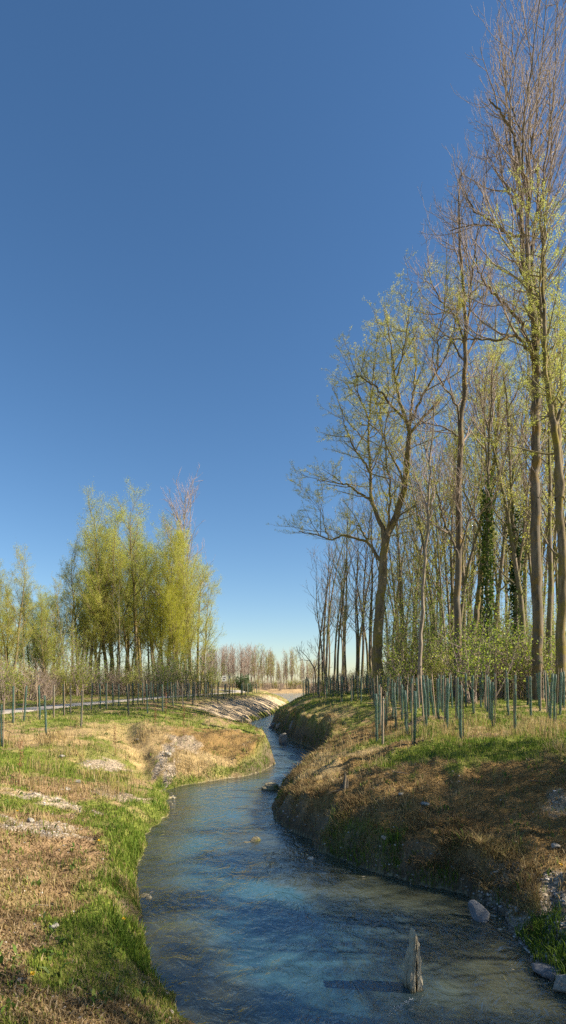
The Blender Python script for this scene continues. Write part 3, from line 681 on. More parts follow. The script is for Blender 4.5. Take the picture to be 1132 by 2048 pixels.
# left clump
LW = [(-12,50,1150,'w',1),(22,50,1118,'w',0),(50,62,1215,'l',0),(92,70,1190,'w',1),(118,78,1200,'l',1),(135,74,1165,'l',1),(160,84,1110,'w',0),(180,78,1068,'w',1),(214,80,1022,'w',0),(240,76,1120,'l',0),
      (270,84,1018,'w',1),(300,80,1090,'b',0),(312,88,1060,'w',0),(335,80,1078,'y',2),(345,76,1180,'y',2),(352,86,975,'P',0),(378,80,1095,'w',0),(398,84,1130,'w',1),(285,92,1080,'w',1),(228,92,1090,'w',0),(65,90,1200,'w',0),
      (-8,74,1170,'w',2),(36,84,1185,'w',1),(80,86,1195,'w',2),(108,90,1178,'w',0),(148,92,1140,'w',1),(198,94,1105,'w',2),(256,94,1080,'w',0),(322,96,1090,'w',1),(360,94,1110,'w',0)]
LWL = {-12:'broad willow cut by the left edge of the picture', 22:'rounded yellow-green willow nearest the left edge', 50:'small slender tree just right of the leftmost willows', 92:'low leafy willow between the leftmost willow and the tall clump',
  118:'thin two-stemmed tree left of the small slender tree', 135:'small slender tree before the left shoulder of the tall clump', 160:'leafy willow at the left shoulder of the tall clump', 180:'blue-green willow forming the left top of the tall clump',
  214:'tall feathery willow with the rounded crown, left half of the clump', 240:'slender leafy tree under the tall feathery willow', 270:'narrow tall willow in the middle of the left clump', 300:'bare dark dead-looking tree in the middle of the left clump',
  312:'willow behind the bright yellow one in the left clump', 335:'bright yellow willow left of the pink-topped poplar', 345:'low yellow willow at the foot of the pink-topped poplar', 352:'tallest tree of the left clump, a poplar with bare pinkish top',
  378:'willow at the right side of the left clump under the pink top', 398:'lower willow on the right flank of the left clump, nearest the stream', 285:'willow filling the back of the left clump, right half', 228:'willow filling the back of the left clump, left half', -8:'dim willow behind the one cut by the left picture edge', 36:'willow in the gap right of the leftmost rounded willow', 80:'willow behind the low leafy one, left of the tall clump', 108:'willow filling the gap at the left foot of the tall clump', 148:'willow behind the left shoulder of the tall clump',
  198:'willow behind the blue-green one in the left clump', 256:'willow at the back between the feathery and the narrow tall willow', 322:'willow at the back right behind the bright yellow one', 360:'willow directly behind the pink-topped poplar', 65:'willow far behind the small trees at left'}
for i, (px, d, top, kd, v) in enumerate(LW):
    x = X(px, d); g = gz(x, d); h = (HY-top)*d/F + CZ - g
    prs, hb = {'w': (P_wil, 24), 'y': (P_wil, 24), 'l': (P_sleaf, 20), 'b': (P_slim, 20), 'p': (P_pink, 30), 'P': (P_pink, 30)}[kd]
    place(prs, v, x, d, min(h/hb*.9, 1.2), LWL[px], 'trees of the left clump', sz=h/hb)
# far shore
rng = random.Random(21)
fx = []
for i in range(112):
    px = 395 + 250*(i+rng.random()*.8)/112; d = rng.uniform(192, 225)
    if 585 < px < 600 and rng.random() < .6: continue
    top = 1300 if px < 515 else (1306 if 525 < px < 550 or 575 < px < 600 else 1326)
    top += rng.uniform(-4, 10); h = (HY-top)*d/F+2.3
    fx.append((px, d, h))
for i, (px, d, h) in enumerate(fx):
    g_ = px > 505 and rng.random() < .45
    place(P_farg if g_ else P_far, i, X(px, d), d, h/16*(.9 if px < 515 else .8), ('greenish tree' if g_ else 'bare pinkish-brown poplar')+' in the far row beyond the lake', ('greenish' if g_ else 'bare')+' trees beyond the lake', sz=h/16)
for i in range(34):
    px = 400 + 255*(i+rng.random())/34; d = rng.uniform(188, 200); sc = rng.uniform(1.0, 1.9)
    place(P_shr, (2, 3, 3, 2)[i % 4], X(px, d), d, sc, 'low scrub bush at the foot of the trees beyond the lake', 'scrub beyond the lake', rng=rng)
# shrubs: right wood edge and left thicket
k = 0
for i in range(46):
    px = 640 + 500*(i+rng.random())/46
    d = rng.uniform(50, 62) if px < 760 else rng.uniform(33, 50)
    if px > 940: d = rng.uniform(27, 44)
    sc = rng.uniform(.55, .95) if px < 780 else rng.uniform(.8, 1.5)
    place(P_shr, rng.choice((0, 1, 1, 2, 3)) if px > 700 else rng.choice((2, 3)), X(px, d), d, sc, 'green bush under the right-hand wood, %s from the stream' % ordn(i), 'undergrowth bushes of the right-hand wood', rng=rng)
for i in range(44):
    px = -30 + 440*(i+rng.random())/44; d = rng.uniform(60, 78) if px > 90 else rng.uniform(42, 60); sc = rng.uniform(.9, 1.7)
    place(P_shr, rng.choice((0, 2, 3, 3, 1)), X(px, d), d, sc, 'bush in the thicket under the left clump, %s from the left edge' % ordn(i), 'bushes of the left thicket', rng=rng)
for i in range(30):
    px = 770 + 370*(i+rng.random())/30; d = rng.uniform(36, 54); sc = rng.uniform(.75, 1.15)
    place(P_tall, rng.choice((0, 1, 1, 2)), X(px, d), d, sc, 'tall leafy shrub among the trunks of the right-hand wood, %s from the stream' % ordn(i), 'tall shrubs of the right-hand wood', rng=rng)
for i in range(24):
    px = -30 + 450*(i+rng.random())/24; d = rng.uniform(68, 92); sc = rng.uniform(.8, 1.3)
    place(P_tall, rng.choice((0, 2, 2, 1)), X(px, d), d, sc, 'tall leafy shrub between the trunks of the left clump, %s from the left edge' % ordn(i), 'tall shrubs of the left clump', rng=rng)
for i, (px, d, sc, lab) in enumerate([(470,120,.95,'round dark evergreen bush behind the white sign'), (487,124,1.15,'taller dark evergreen bush right of the round one'), (497,118,.75,'smallest dark evergreen bush of the three by the white sign')]):
    place(P_fir, 0, X(px, d), d, sc, lab, rng=rng, name='evergreen_bush', cat='bush')
for i, (px, d, sc, lab) in enumerate([(350,72,1.5,'vivid green bush under the pink-topped poplar'), (425,84,1.3,'pale green bush at the right foot of the left clump')]):
    place(P_shr, 1, X(px, d), d, sc, lab, rng=rng)
for i in range(5):
    px = 618+i*6; d = 62-i*2; place(P_shr, 3, X(px, d), d, .55+.1*rng.random(), 'tangled dry bush on the mound above the bend, %s from the water' % ordn(i), 'dry bushes on the mound', rng=rng)
BARE = [([(632,1372),(630,1345),(622,1325),(612,1312),(600,1300)], .10, .02), ([(628,1338),(634,1318),(636,1300),(634,1290)], .05, .015), ([(620,1322),(606,1320),(596,1322)], .04, .012), ([(629,1345),(640,1330),(648,1310)], .04, .012)]
traced_tree('bare_shrub', 'crooked leafless small tree leaning over the far bend of the stream', 'tree', 60, BARE, thin(POP, l0=dict(L=(.8,2.0), rmin=.02), l1=dict(rmin=.015), l2=dict(rmin=.012)), M['poplar_bark'], M['twig_brown'], seed=77)
print('trees', time.time()-T0)

exec_rest = True
# ------------------------------------------------------------------ tree guards
m, nt, out = new_mat('guard_mesh'); L_ = nt.links.new
tc = N(nt, 'ShaderNodeTexCoord'); sx = N(nt, 'ShaderNodeSeparateXYZ'); L_(tc.outputs['Object'], sx.inputs[0])
n1 = N(nt, 'ShaderNodeTexNoise', Scale=7., Detail=4.0); L_(tc.outputs['Object'], n1.inputs[0])
c = ramp(nt, [(.3,(.05,.11,.085)), (.7,(.13,.225,.18))]); L_(n1.outputs[0], c.inputs[0])
d_ = N(nt, 'ShaderNodeBsdfPrincipled', Roughness=.5); L_(c.outputs[0], d_.inputs['Base Color'])
tl = N(nt, 'ShaderNodeBsdfTranslucent'); L_(c.outputs[0], tl.inputs[0])
mx = N(nt, 'ShaderNodeMixShader'); mx.inputs[0].default_value = .35; L_(d_.outputs[0], mx.inputs[1]); L_(tl.outputs[0], mx.inputs[2])
tp = N(nt, 'ShaderNodeBsdfTransparent')
wv = N(nt, 'ShaderNodeTexChecker', Scale=90.); L_(tc.outputs['Object'], wv.inputs[0])
mr = N(nt, 'ShaderNodeMapRange'); mr.inputs[3].default_value = .34; mr.inputs[4].default_value = .62; L_(wv.outputs[1], mr.inputs[0])
m2 = N(nt, 'ShaderNodeMixShader'); L_(mr.outputs[0], m2.inputs[0]); L_(tp.outputs[0], m2.inputs[1]); L_(mx.outputs[0], m2.inputs[2]); L_(m2.outputs[0], out.inputs[0])
M['guard'] = m
M['stake'] = simple('stake_wood', (.27,.20,.14), .9, .3, 12)
M['cane'] = simple('sapling_bark', (.17,.12,.08), .9, .3)
def ring_tube(r, z0, z1, k=12, wall=.006, wob=0., seed=0, rows=7):
    rs = random.Random(seed); V, Q = [], []
    for i in range(rows+1):
        z = z0+(z1-z0)*i/rows; ox, oy, e = rs.gauss(0, wob), rs.gauss(0, wob), 1+rs.gauss(0, .05)
        for j in range(k):
            a = j*2*math.pi/k; V.append((ox+r*e*math.cos(a), oy+r/e*math.sin(a), z))
    n = (rows+1)*k
    for i in range(rows+1):
        for j in range(k):
            v = V[i*k+j]; a = j*2*math.pi/k; V.append((v[0]-wall*math.cos(a), v[1]-wall*math.sin(a), v[2]))
    for i in range(rows):
        for j in range(k):
            j2 = (j+1) % k
            Q.append((i*k+j, i*k+j2, (i+1)*k+j2, (i+1)*k+j)); Q.append((n+i*k+j2, n+i*k+j, n+(i+1)*k+j, n+(i+1)*k+j2))
    for j in range(k):
        j2 = (j+1) % k
        Q.append((rows*k+j, rows*k+j2, n+rows*k+j2, n+rows*k+j)); Q.append((j2, j, n+j, n+j2))
    return V, Q
def box(x0, x1, y0, y1, z0, z1):
    V = [(x, y, z) for z in (z0, z1) for y in (y0, y1) for x in (x0, x1)]
    return V, [(0,2,3,1),(4,5,7,6),(0,1,5,4),(2,6,7,3),(0,4,6,2),(1,3,7,5)]
def make_guard(seed, leafy):
    rs = random.Random(seed)
    root = thing('tree_guard', 'guard', 'tree guard')
    V, Q = ring_tube(.041, .02, 1.5, 12, .004, .008, seed); obj('mesh_tube', mesh_np('mesh_tube', V, [Q], [M['guard']]), root)
    h = rs.uniform(1.5, 1.72)
    V, Q = box(-.012, .012, -.012, .012, -.25, h); V = np.array(V, float); V[:, 0] -= .064 if seed % 2 else -.064; V[4:, 0] += rs.uniform(-.03, .03); V[:, 1] -= .03
    obj('stake', mesh_np('stake', V, [Q], [M['stake']], smooth=False), root)
    P = walk(rs, (0, 0, 0), (0, 0, 1), rs.uniform(1.55, 1.85), 8, .03, .05); br = [(P, [.009*(1-i/10) for i in range(9)], 2)]; lp = []
    spawn(br, lp, rs, P, br[0][1], [dict(lv=3, dens=5, t0=.72, ang=(25,60), L=(.12,.4), fall=.2, r=.012, n=3, wob=.1, up=.1, rmin=.003, leaf=6 if leafy else 1)], 0)
    V, q = tubes(br, SIDES); sp = obj('sapling', mesh_np('sapling', V, [q], [M['cane']]), root)
    if lp:
        V, q = leaves_np(lp, .04, seed, .6, .2, .02); obj('leaves', mesh_np('leaves', V, [q], [M['leaf_green']], smooth=False), sp)
    return root
P_grd = [make_guard(i+1, i % 3 == 0) for i in range(6)]
grng = random.Random(4)
taken = []
def guard(x, y, label, group, hs=1.0):
    taken.append((x, y))
    o = place(P_grd, grng.randrange(6) , x, y, 1, label, group, rng=grng, sz=hs*grng.uniform(.94, 1.06))
    o.rotation_euler = (R(grng.gauss(0, 1.6)), R(grng.gauss(0, 2.0)), grng.uniform(0, 6.28)); o.location.z += .02
    return o
for i, pr in enumerate(P_grd): pass
LG = [(3,1492),(25,1446),(47,1443),(80,1440),(93,1472),(107,1435),(128,1432),(141,1427),(162,1455),(183,1419),(201,1418),(212,1418),(226,1414),(238,1414),(257,1431),(256,1411),(266,1410),(276,1408),(285,1407),(295,1427),(308,1406),(316,1405),
      (325,1424),(336,1405),(346,1414),(354,1403),(366,1415),(374,1402),(385,1411),(400,1400),(410,1399),(423,1401),(436,1408),(447,1399),(458,1400),(469,1397),(482,1395),(491,1394)]
LG.sort()
for i, (px, py) in enumerate(LG):
    x, y, z = hit(px, py)
    nm = 'green mesh tree guard leaning on the left bank, %s from the left edge' % ordn(i) if i < 30 else 'green mesh tree guard far along the left bank path'
    guard(x, y, nm if i else 'green mesh tree guard cut by the left picture edge', 'tree guards along the left bank')
RG = [(754,1484),(765,1490),(772,1461),(793,1461),(813,1470),(805,1440),(829,1489),(853,1455),(859,1437),(868,1436),(893,1460),(892,1436),(922,1481),(932,1413),(946,1428),(965,1405),(984,1453),(846,1433),(877,1437),
      (962,1416),(990,1409),(1016,1434),(1030,1461),(1043,1396),(1062,1434),(1100,1441),(1108,1443),(1123,1400),(785,1437),(820,1426),(836,1418),(905,1418),(915,1440),(1078,1415),(1010,1402)]
RG.sort()
for i, (px, py) in enumerate(RG):
    x, y, z = hit(px, py)
    guard(x, y, 'green mesh tree guard in front on the right bank, %s from the stream' % ordn(i) if i < 30 else 'green mesh tree guard near the right picture edge, %s from the stream' % ordn(i), 'front tree guards on the right bank')
for yy in np.arange(19.5, 54, 1.4):
    for k in range(20):
        x = float(np.interp(yy, RI[:,0], RI[:,1])) + 2.9 + k*1.08 + grng.uniform(-.3, .3); y = yy + grng.uniform(-.4, .4)
        if x > yy*.53+.5 or x > 15.5 or (yy > 36 and x > 9): continue
        if any((x-a)**2+(y-b)**2 < .8 for a, b in taken): continue
        if grng.random() < .12 or len(taken) > 240: continue
        guard(x, y, 'green mesh tree guard in the crowded back rows before the right-hand wood', 'back rows of tree guards on the right bank')
for yy in np.arange(46, 92, 1.9):
    for k in range(3):
        x = float(np.interp(yy, LE[:,0], LE[:,1])) - 5.2 - k*1.5 + grng.uniform(-.4, .4); y = yy + grng.uniform(-.6, .6)
        if abs(x-float(interp(np.array(y), PATH))) < 1.5 or x < float(interp(np.array(y), PATH)): continue
        if any((x-a)**2+(y-b)**2 < .8 for a, b in taken) or grng.random() < .2: continue
        guard(x, y, 'green mesh tree guard far along the left bank path', 'tree guards along the left bank')
print('guards', len(taken), time.time()-T0)

# ------------------------------------------------------------------ stones, sign, small things
def rock(name, label, cat, loc, dims, seed, mat, group=None, rz=0, cuts=7, sub=4, jag=.10, tilt=(0,0)):
    import bmesh
    from mathutils import noise
    bm = bmesh.new(); bmesh.ops.create_icosphere(bm, subdivisions=sub, radius=1)
    rs = random.Random(seed)
    planes = []
    for _ in range(cuts):
        n = Vector((rs.gauss(0,1), rs.gauss(0,1), rs.gauss(0,1))).normalized(); planes.append((n, rs.uniform(.45, .8)))
    for v in bm.verts:
        for n, h in planes:
            d = v.co.dot(n)
            if d > h: v.co -= n*(d-h)*.92
        v.co += v.co.normalized()*jag*(noise.fractal(v.co*2.2+Vector((seed, 0, 0)), 1.0, 2.0, 4))
        v.co = Vector((v.co.x*dims[0], v.co.y*dims[1], v.co.z*dims[2]))
    me = bpy.data.meshes.new(name); bm.to_mesh(me); bm.free(); me.materials.append(mat)
    for p in me.polygons: p.use_smooth = sub > 3
    o = obj(name, me); o.location = loc; o.rotation_euler = (tilt[0], tilt[1], rz)
    return tag(o, label, cat, group)
def stone_mat(name, a, b, mossc=None, streak=1.0, wet=False):
    m, nt, out = new_mat(name); L = nt.links.new
    tc = N(nt, 'ShaderNodeTexCoord'); mp = N(nt, 'ShaderNodeMapping'); mp.inputs['Scale'].default_value = (streak, streak, 1); L(tc.outputs['Object'], mp.inputs[0])
    n1 = N(nt, 'ShaderNodeTexNoise', Scale=5., Detail=9.0, Roughness=.7); L(mp.outputs[0], n1.inputs[0])
    n2 = N(nt, 'ShaderNodeTexNoise', Scale=34., Detail=4.0, Roughness=.7); L(mp.outputs[0], n2.inputs[0])
    c = ramp(nt, [(.3, a), (.7, b)]); L(n1.outputs[0], c.inputs[0]); col = c.outputs[0]
    r2 = ramp(nt, [(.35,(.6,.6,.6)), (.65,(1.2,1.2,1.2))]); L(n2.outputs[0], r2.inputs[0]); col = mixc(nt, 1.0, col, r2.outputs[0], 'MULTIPLY')
    if mossc:
        n3 = N(nt, 'ShaderNodeTexNoise', Scale=3., Detail=5.0); L(tc.outputs['Object'], n3.inputs[0])
        r3 = ramp(nt, [(.5,(0,0,0)), (.62,(1,1,1))]); L(n3.outputs[0], r3.inputs[0]); col = mixc(nt, r3.outputs[0], col, mossc)
    if wet:                                              # damp, algae-stained foot at the waterline
        sz = N(nt, 'ShaderNodeSeparateXYZ'); L(tc.outputs['Object'], sz.inputs[0]); ad = N(nt, 'ShaderNodeMath', operation='MULTIPLY_ADD'); ad.inputs[1].default_value = .25; L(n1.outputs[0], ad.inputs[0]); L(sz.outputs[2], ad.inputs[2])
        rw = ramp(nt, [(.13,(.3,.29,.2)), (.22,(1,1,1))]); L(ad.outputs[0], rw.inputs[0]); col = mixc(nt, 1.0, col, rw.outputs[0], 'MULTIPLY')
    b1 = N(nt, 'ShaderNodeBump', Strength=.7, Distance=.03); L(n1.outputs[0], b1.inputs['Height'])
    b2 = N(nt, 'ShaderNodeBump', Strength=.6, Distance=.008); L(n2.outputs[0], b2.inputs['Height']); L(b1.outputs[0], b2.inputs['Normal'])
    p = N(nt, 'ShaderNodeBsdfPrincipled', Roughness=.75); L(col, p.inputs['Base Color']); L(b2.outputs[0], p.inputs['Normal']); L(p.outputs[0], out.inputs[0])
    return m
M['slate'] = stone_mat('slate', (.30,.26,.18), (.56,.48,.34), None, 1.6, True)
M['limestone'] = stone_mat('limestone', (.22,.20,.17), (.40,.37,.31))
M['greystone'] = stone_mat('greystone', (.10,.105,.11), (.20,.205,.215))
M['mossstone'] = stone_mat('mossstone', (.14,.12,.07), (.33,.28,.17), (.12,.11,.02))
# the upright split slate: two leaning blades with a crack between them
def slate_blade(name, parent, outline, y0, thick, seed):
    """outline in x,z (metres) becomes a rough slab with ragged faces"""
    rs = random.Random(seed); O = []
    n = len(outline)
    for i in range(n):
        a, b = outline[i], outline[(i+1) % n]; st = max(2, int(math.dist(a, b)/.05))
        for k in range(st):
            f = k/st; O.append((a[0]+(b[0]-a[0])*f+rs.gauss(0,.006), a[1]+(b[1]-a[1])*f+rs.gauss(0,.006)))
    k = len(O); V = []; lay = 5
    cx = sum(p[0] for p in O)/k; cz = sum(p[1] for p in O)/k
    for j in range(lay):
        f = j/(lay-1); sh = 1-.10*(abs(f-.5)*2)**3
        for i, (x, z) in enumerate(O):
            V.append((cx+(x-cx)*sh+rs.gauss(0,.006), y0+thick*(f-.5)+.03*(z-cz)*(f-.5)+rs.gauss(0,.006), cz+(z-cz)*(1-(1-sh)*.3)))
    Q = [(j*k+i, j*k+(i+1) % k, (j+1)*k+(i+1) % k, (j+1)*k+i) for j in range(lay-1) for i in range(k)]
    V.append((cx, y0-thick*.52, cz)); V.append((cx, y0+thick*.52, cz))
    Tt = [(k*lay, (i+1) % k, i) for i in range(k)] + [(k*lay+1, (lay-1)*k+i, (lay-1)*k+(i+1) % k) for i in range(k)]
    return obj(name, mesh_np(name, V, [Q, Tt], [M['slate']], smooth=False), parent)
sx_, sy_ = X(828, 6.27), 6.27
sl = thing('slate_stone', 'tall pointed slate stone split by a dark crack, standing in the near water', 'stone', (sx_, sy_, 0), R(6)); sl.scale = (.86, .9, .97)
slate_blade('left_blade', sl, [(-.085,-.3),(-.012,-.3),(-.008,.05),(.002,.28),(.002,.50),(.005,.64),(-.008,.71),(-.03,.69),(-.045,.50),(-.062,.25),(-.075,.10)], 0, .15, 1)
slate_blade('right_blade', sl, [(.035,-.3),(.13,-.3),(.105,.12),(.075,.36),(.048,.58),(.028,.66),(.018,.60),(.022,.40),(.028,.22),(.030,.08)], .025, .15, 2)
slate_blade('back_blade', sl, [(-.11,-.3),(.05,-.3),(.03,.2),(-.02,.44),(-.065,.34),(-.095,.05)], .11, .10, 3)
def at_px(px, py, dz=0): x, y, z = hit(px, py); return (x, y, z+dz)
rock('stone', 'square pale stone standing in mid-stream at the far bend', 'stone', at_px(566,1486,.22), (.26,.20,.42), 3, M['limestone'], rz=.4, tilt=(.05,.1))
rock('stone', 'low mossy boulder in the water off the right bank tip', 'stone', at_px(545,1578,.04), (.36,.26,.24), 5, M['mossstone'], rz=.2)
rock('stone', 'flat stone beside the low mossy boulder, half under water', 'stone', at_px(533,1578,-.02), (.22,.22,.13), 6, M['mossstone'], rz=1.2)
rock('stone', 'small yellowish stone just breaking the surface mid-stream', 'stone', at_px(511,1681,.0), (.13,.10,.085), 7, M['mossstone'], rz=.7)
rock('stone', 'thin flat stone awash left of the small yellowish one', 'stone', at_px(497,1684,-.025), (.14,.07,.05), 8, M['mossstone'], rz=.2)
rock('stone_slab', 'smooth grey slab tilted at the water edge below the right bank', 'stone', at_px(963,1838,.07), (.18,.26,.08), 9, M['greystone'], rz=.5, cuts=12, tilt=(.75,-.25), jag=.05)
rock('stone', 'grey flat rock in the grass at the right picture edge', 'stone', at_px(1100,1945,.0), (.24,.13,.07), 10, M['greystone'], rz=-.5)
rock('stone', 'pale rock at the bottom right corner of the shore', 'stone', at_px(1128,1975,.04), (.20,.16,.13), 11, M['limestone'], rz=.3)
rock('stone', 'rounded stone lying on the gravel bar', 'stone', at_px(1035,1826,.03), (.075,.06,.06), 12, M['limestone'])
rock('stone', 'broad pale stone under water near the right corner', 'stone', at_px(1060,1962,-.10), (.5,.32,.09), 13, M['limestone'], rz=.2)
rock('stone', 'greenish sunken stone right of the slate stone', 'stone', at_px(985,1905,-.12), (.45,.3,.1), 14, M['mossstone'], rz=-.3)
for i, (px, py, s, lab) in enumerate([(848,1612,.11,'pale stone lying on the brown slope with twigs around'), (802,1590,.07,'small white stone on the brown right slope'), (768,1678,.07,'small bluish stone above the undercut bank'), (1110,1697,.09,'buff stone at the upper edge of the gravel bar'),
        (124,1515,.10,'lone pale stone on the upper left bank'), (275,1482,.10,'white stone on the left bank below the guards'), (335,1512,.16,'grey stone in the small gully of the left bank'), (158,1566,.10,'pinkish stone on the left bank above the gravel patch'), (136,1580,.09,'white stone at the top of the left gravel patch'),
        (60,1645,.10,'white stone in the lower left gravel'), (107,1855,.06,'pale stone in the litter of the near left bank')]):
    rock('stone', lab, 'stone', at_px(px, py, s*.3), (s, s*.8, s*.6), 30+i, M['limestone'], rz=i, sub=3)
for i, (px, py) in enumerate([(548,1453),(541,1456),(555,1455),(560,1451)]):
    rock('stone', 'yellowish stone in the little riffle at the far bend', 'stone', at_px(px, py, .02), (.32,.22,.22), 50+i, M['limestone'], 'riffle stones at the far bend', rz=i)
rock('eroded_block', 'pale clay block jutting from the dark far right bank', 'rock', (X(600, 34.8), 34.8, .6), (.62,.65,.85), 60, stone_mat('clay', (.13,.115,.095), (.30,.27,.22), None, 1.8), rz=.4, tilt=(.1,.45), cuts=14, jag=.34)
# rotten stump
rs = random.Random(9); sx0 = at_px(688,1580)
st = thing('stump', 'grey splintered stump poking out of the brown right slope', 'stump', sx0)
br = [([(0,0,-.15),(.0,0,.05),(.015,0,.18),(.03,0,.30),(.02,.01,.40)], [.06,.05,.04,.025,.01], 0), ([(.05,.02,-.1),(.07,.02,.05),(.075,.02,.14),(.085,.02,.2),(.09,.02,.24)], [.05,.045,.03,.02,.008], 0), ([(-.06,0,-.1),(-.065,0,.0),(-.06,0,.06),(-.06,0,.12),(-.055,0,.15)], [.05,.04,.03,.02,.01], 0)]
V, q = tubes(br, SIDES); obj('splinters', mesh_np('splinters', V, [q], [M['poplar_bark']]), st)
br = [(walk(rs, (0,0,.0), (rs.gauss(0,1), rs.gauss(0,1)-.6, -.1), .4, 4, .2, -.12), [.03,.025,.02,.012,.006], 1) for _ in range(5)]
V, q = tubes(br, SIDES); obj('roots', mesh_np('roots', V, [q], [M['poplar_bark']]), st)
# fallen sticks
for i, (px, py, L, a, lab) in enumerate([(14,1800,.55,-.9,'dark forked stick lying at the left picture edge'), (78,1816,.36,.05,'pale dry stick in the litter of the near left bank'), (112,1815,.22,-.5,'short brown stick right of the pale dry one'), (180,1995,.24,.1,'short pale stick in the grass at the bottom left'),
        (845,1625,.4,1.1,'forked twig beside the pale stone on the brown slope'), (1090,1566,.7,0.0,'grey stick along the dark hollow of the right slope'), (800,1548,.35,-.5,'thin pale twig on the upper brown slope'), (650,1498,.5,-.2,'bleached stick among the straw at the stream rim'), (240,1453,.9,-.25,'pale branch lying on the left bank below the path')]):
    x, y, z = hit(px, py); rs = random.Random(i)
    P = walk(rs, (-L/2,0,0), (1,0,.02), L, 6, .1, 0); br = [(P, [.012*(1-k/10) for k in range(7)], 2)]
    spawn(br, [], rs, P, br[0][1], [dict(lv=3, dens=4/L*.5, t0=.3, ang=(30,60), L=(L*.2,L*.45), fall=.2, r=.02, n=3, wob=.1, up=.0, rmin=.004)], 0)
    for b in br: b[0][:] = [(p[0], p[1], max(p[2], -.01)) for p in b[0]]
    V, q = tubes(br, SIDES); o = obj('fallen_stick', mesh_np('fallen_stick', V, [q], [M['pale_bark'] if i in (1,3,6,7,8) else M['poplar_bark']]))
    o.location = (x, y, z+.03); o.rotation_euler = (0, 0, a); tag(o, lab, 'stick')
# dry dock stalks
M['dock'] = simple('dock_stalk', (.19,.085,.04), .9, .3)
for i, (px, py, H, lab) in enumerate([(38,1572,1.15,'rust-brown dry stalk on the near left bank, tallest one'), (232,1513,1.1,'rust-brown dry stalk above the gully'), (310,1458,.95,'short rust-brown stalk below the left guards'), (332,1438,1.3,'rust-brown stalk among the left guards'), (368,1475,1.3,'thin brown stalk on top of the mossy promontory'), (290,1420,1.0,'thick brown dry stalk by the left path')]):
    x, y, z = hit(px, py); rs = random.Random(60+i)
    t = thing('dry_stalk', lab, 'plant', (x, y, z))
    P = walk(rs, (0,0,-.05), (0,0,1), H, 8, .03, .05); br = [(P, [.011*(1-k/11) for k in range(9)], 3)]
    spawn(br, [], rs, P, br[0][1], [dict(lv=3, dens=7/H, t0=.5, ang=(12,30), L=(.12,.3), fall=.4, r=.02, n=3, wob=.06, up=.1, rmin=.004)], 0)
    V, q = tubes(br, SIDES); obj('stem', mesh_np('stem', V, [q], [M['dock']]), t)
    lp = [tuple(P[min(8, int(4+rs.random()*4.9))][c]+rs.gauss(0,.025) for c in range(3)) for _ in range(160)]
    V, q = leaves_np(lp, .03, i, .7, .3, .02); obj('seeds', mesh_np('seeds', V, [q], [M['dock']], smooth=False), t)
# dandelions
M['petal'] = simple('petal', (.75,.48,.01), .6, .1); M['stemgreen'] = simple('stem_green', (.12,.19,.05), .7, .2)
for i, (px, py, lab) in enumerate([(65,1970,'yellow dandelion at the bottom left of the near bank'), (198,1692,'yellow dandelion between litter and grass on the left bank'), (34,1632,'yellow dandelion beside the left gravel patch'), (247,1853,'yellow dandelion at the edge of the lush near grass'), (1122,1742,'yellow flower by the gravel bar at the right edge')]):
    x, y, z = hit(px, py); t = thing('dandelion', lab, 'flower', (x, y, z)); s = 1.25
    V, q = tubes([([(0,0,0),(.005,0,.05),(0,0,.09)], [.003,.003,.003], 3)], SIDES); obj('stem', mesh_np('stem', V, [q], [M['stemgreen']]), t)
    rs = np.random.RandomState(i); n = 60; a = rs.rand(n)*6.28; e = rs.rand(n)*.9; c = np.array([0,0,.09])
    D = np.stack([np.cos(a)*np.cos(e), np.sin(a)*np.cos(e), np.sin(e)], 1); E = np.stack([-np.sin(a), np.cos(a), 0*a], 1)*.0035
    V = np.stack([c+0*D-E*.5, c+0*D+E*.5, c+D*.022*s+E, c+D*.022*s-E], 1).reshape(-1,3); q = np.arange(n*4).reshape(n,4)
    obj('flower_head', mesh_np('flower_head', V, [q], [M['petal']], smooth=False), t)
# signs
M['white'] = simple('white_paint', (.78,.78,.76), .5, .05); M['dark'] = simple('dark_print', (.03,.035,.04), .5, .2); M['steel'] = simple('steel', (.16,.17,.17), .5, .2)
def sign(name, label, px, py_c, d, w, h, board_m, marks, ry=0):
    x, zc = X(px, d), W(px, py_c, d)[2]; g = gz(x, d)
    t = thing(name, label, 'sign', (x, d, g), ry)
    V, q = tubes([([(0,.04,-.2),(0,.04,(zc-g)*.5),(0,.04,zc-g+h*.4)], [.035]*3, 2)], SIDES); obj('post', mesh_np('post', V, [q], [M['steel']]), t)
    V, Q = box(-w/2, w/2, -.02, .0, zc-g-h/2, zc-g+h/2); b = obj('board', mesh_np('board', V, [Q], [board_m], smooth=False), t)
    for (x0, x1, z0, z1) in marks:
        V, Q = box(x0*w, x1*w, -.026, -.021, zc-g+z0*h, zc-g+z1*h); obj('mark', mesh_np('mark', V, [Q], [M['dark']], smooth=False), b)
sign('sign', 'white information sign with two dark pictograms beside the left path', 448.5, 1357, 84, .66, .86, M['white'], [(-.3,.12,-.3,-.12),(.0,.34,.12,.3),(-.36,-.1,.1,.2)])
sign('sign', 'small dark sign on a post right of the white sign', 459, 1354, 86, .34, .42, M['steel'], [(-.2,.2,-.1,.1)])

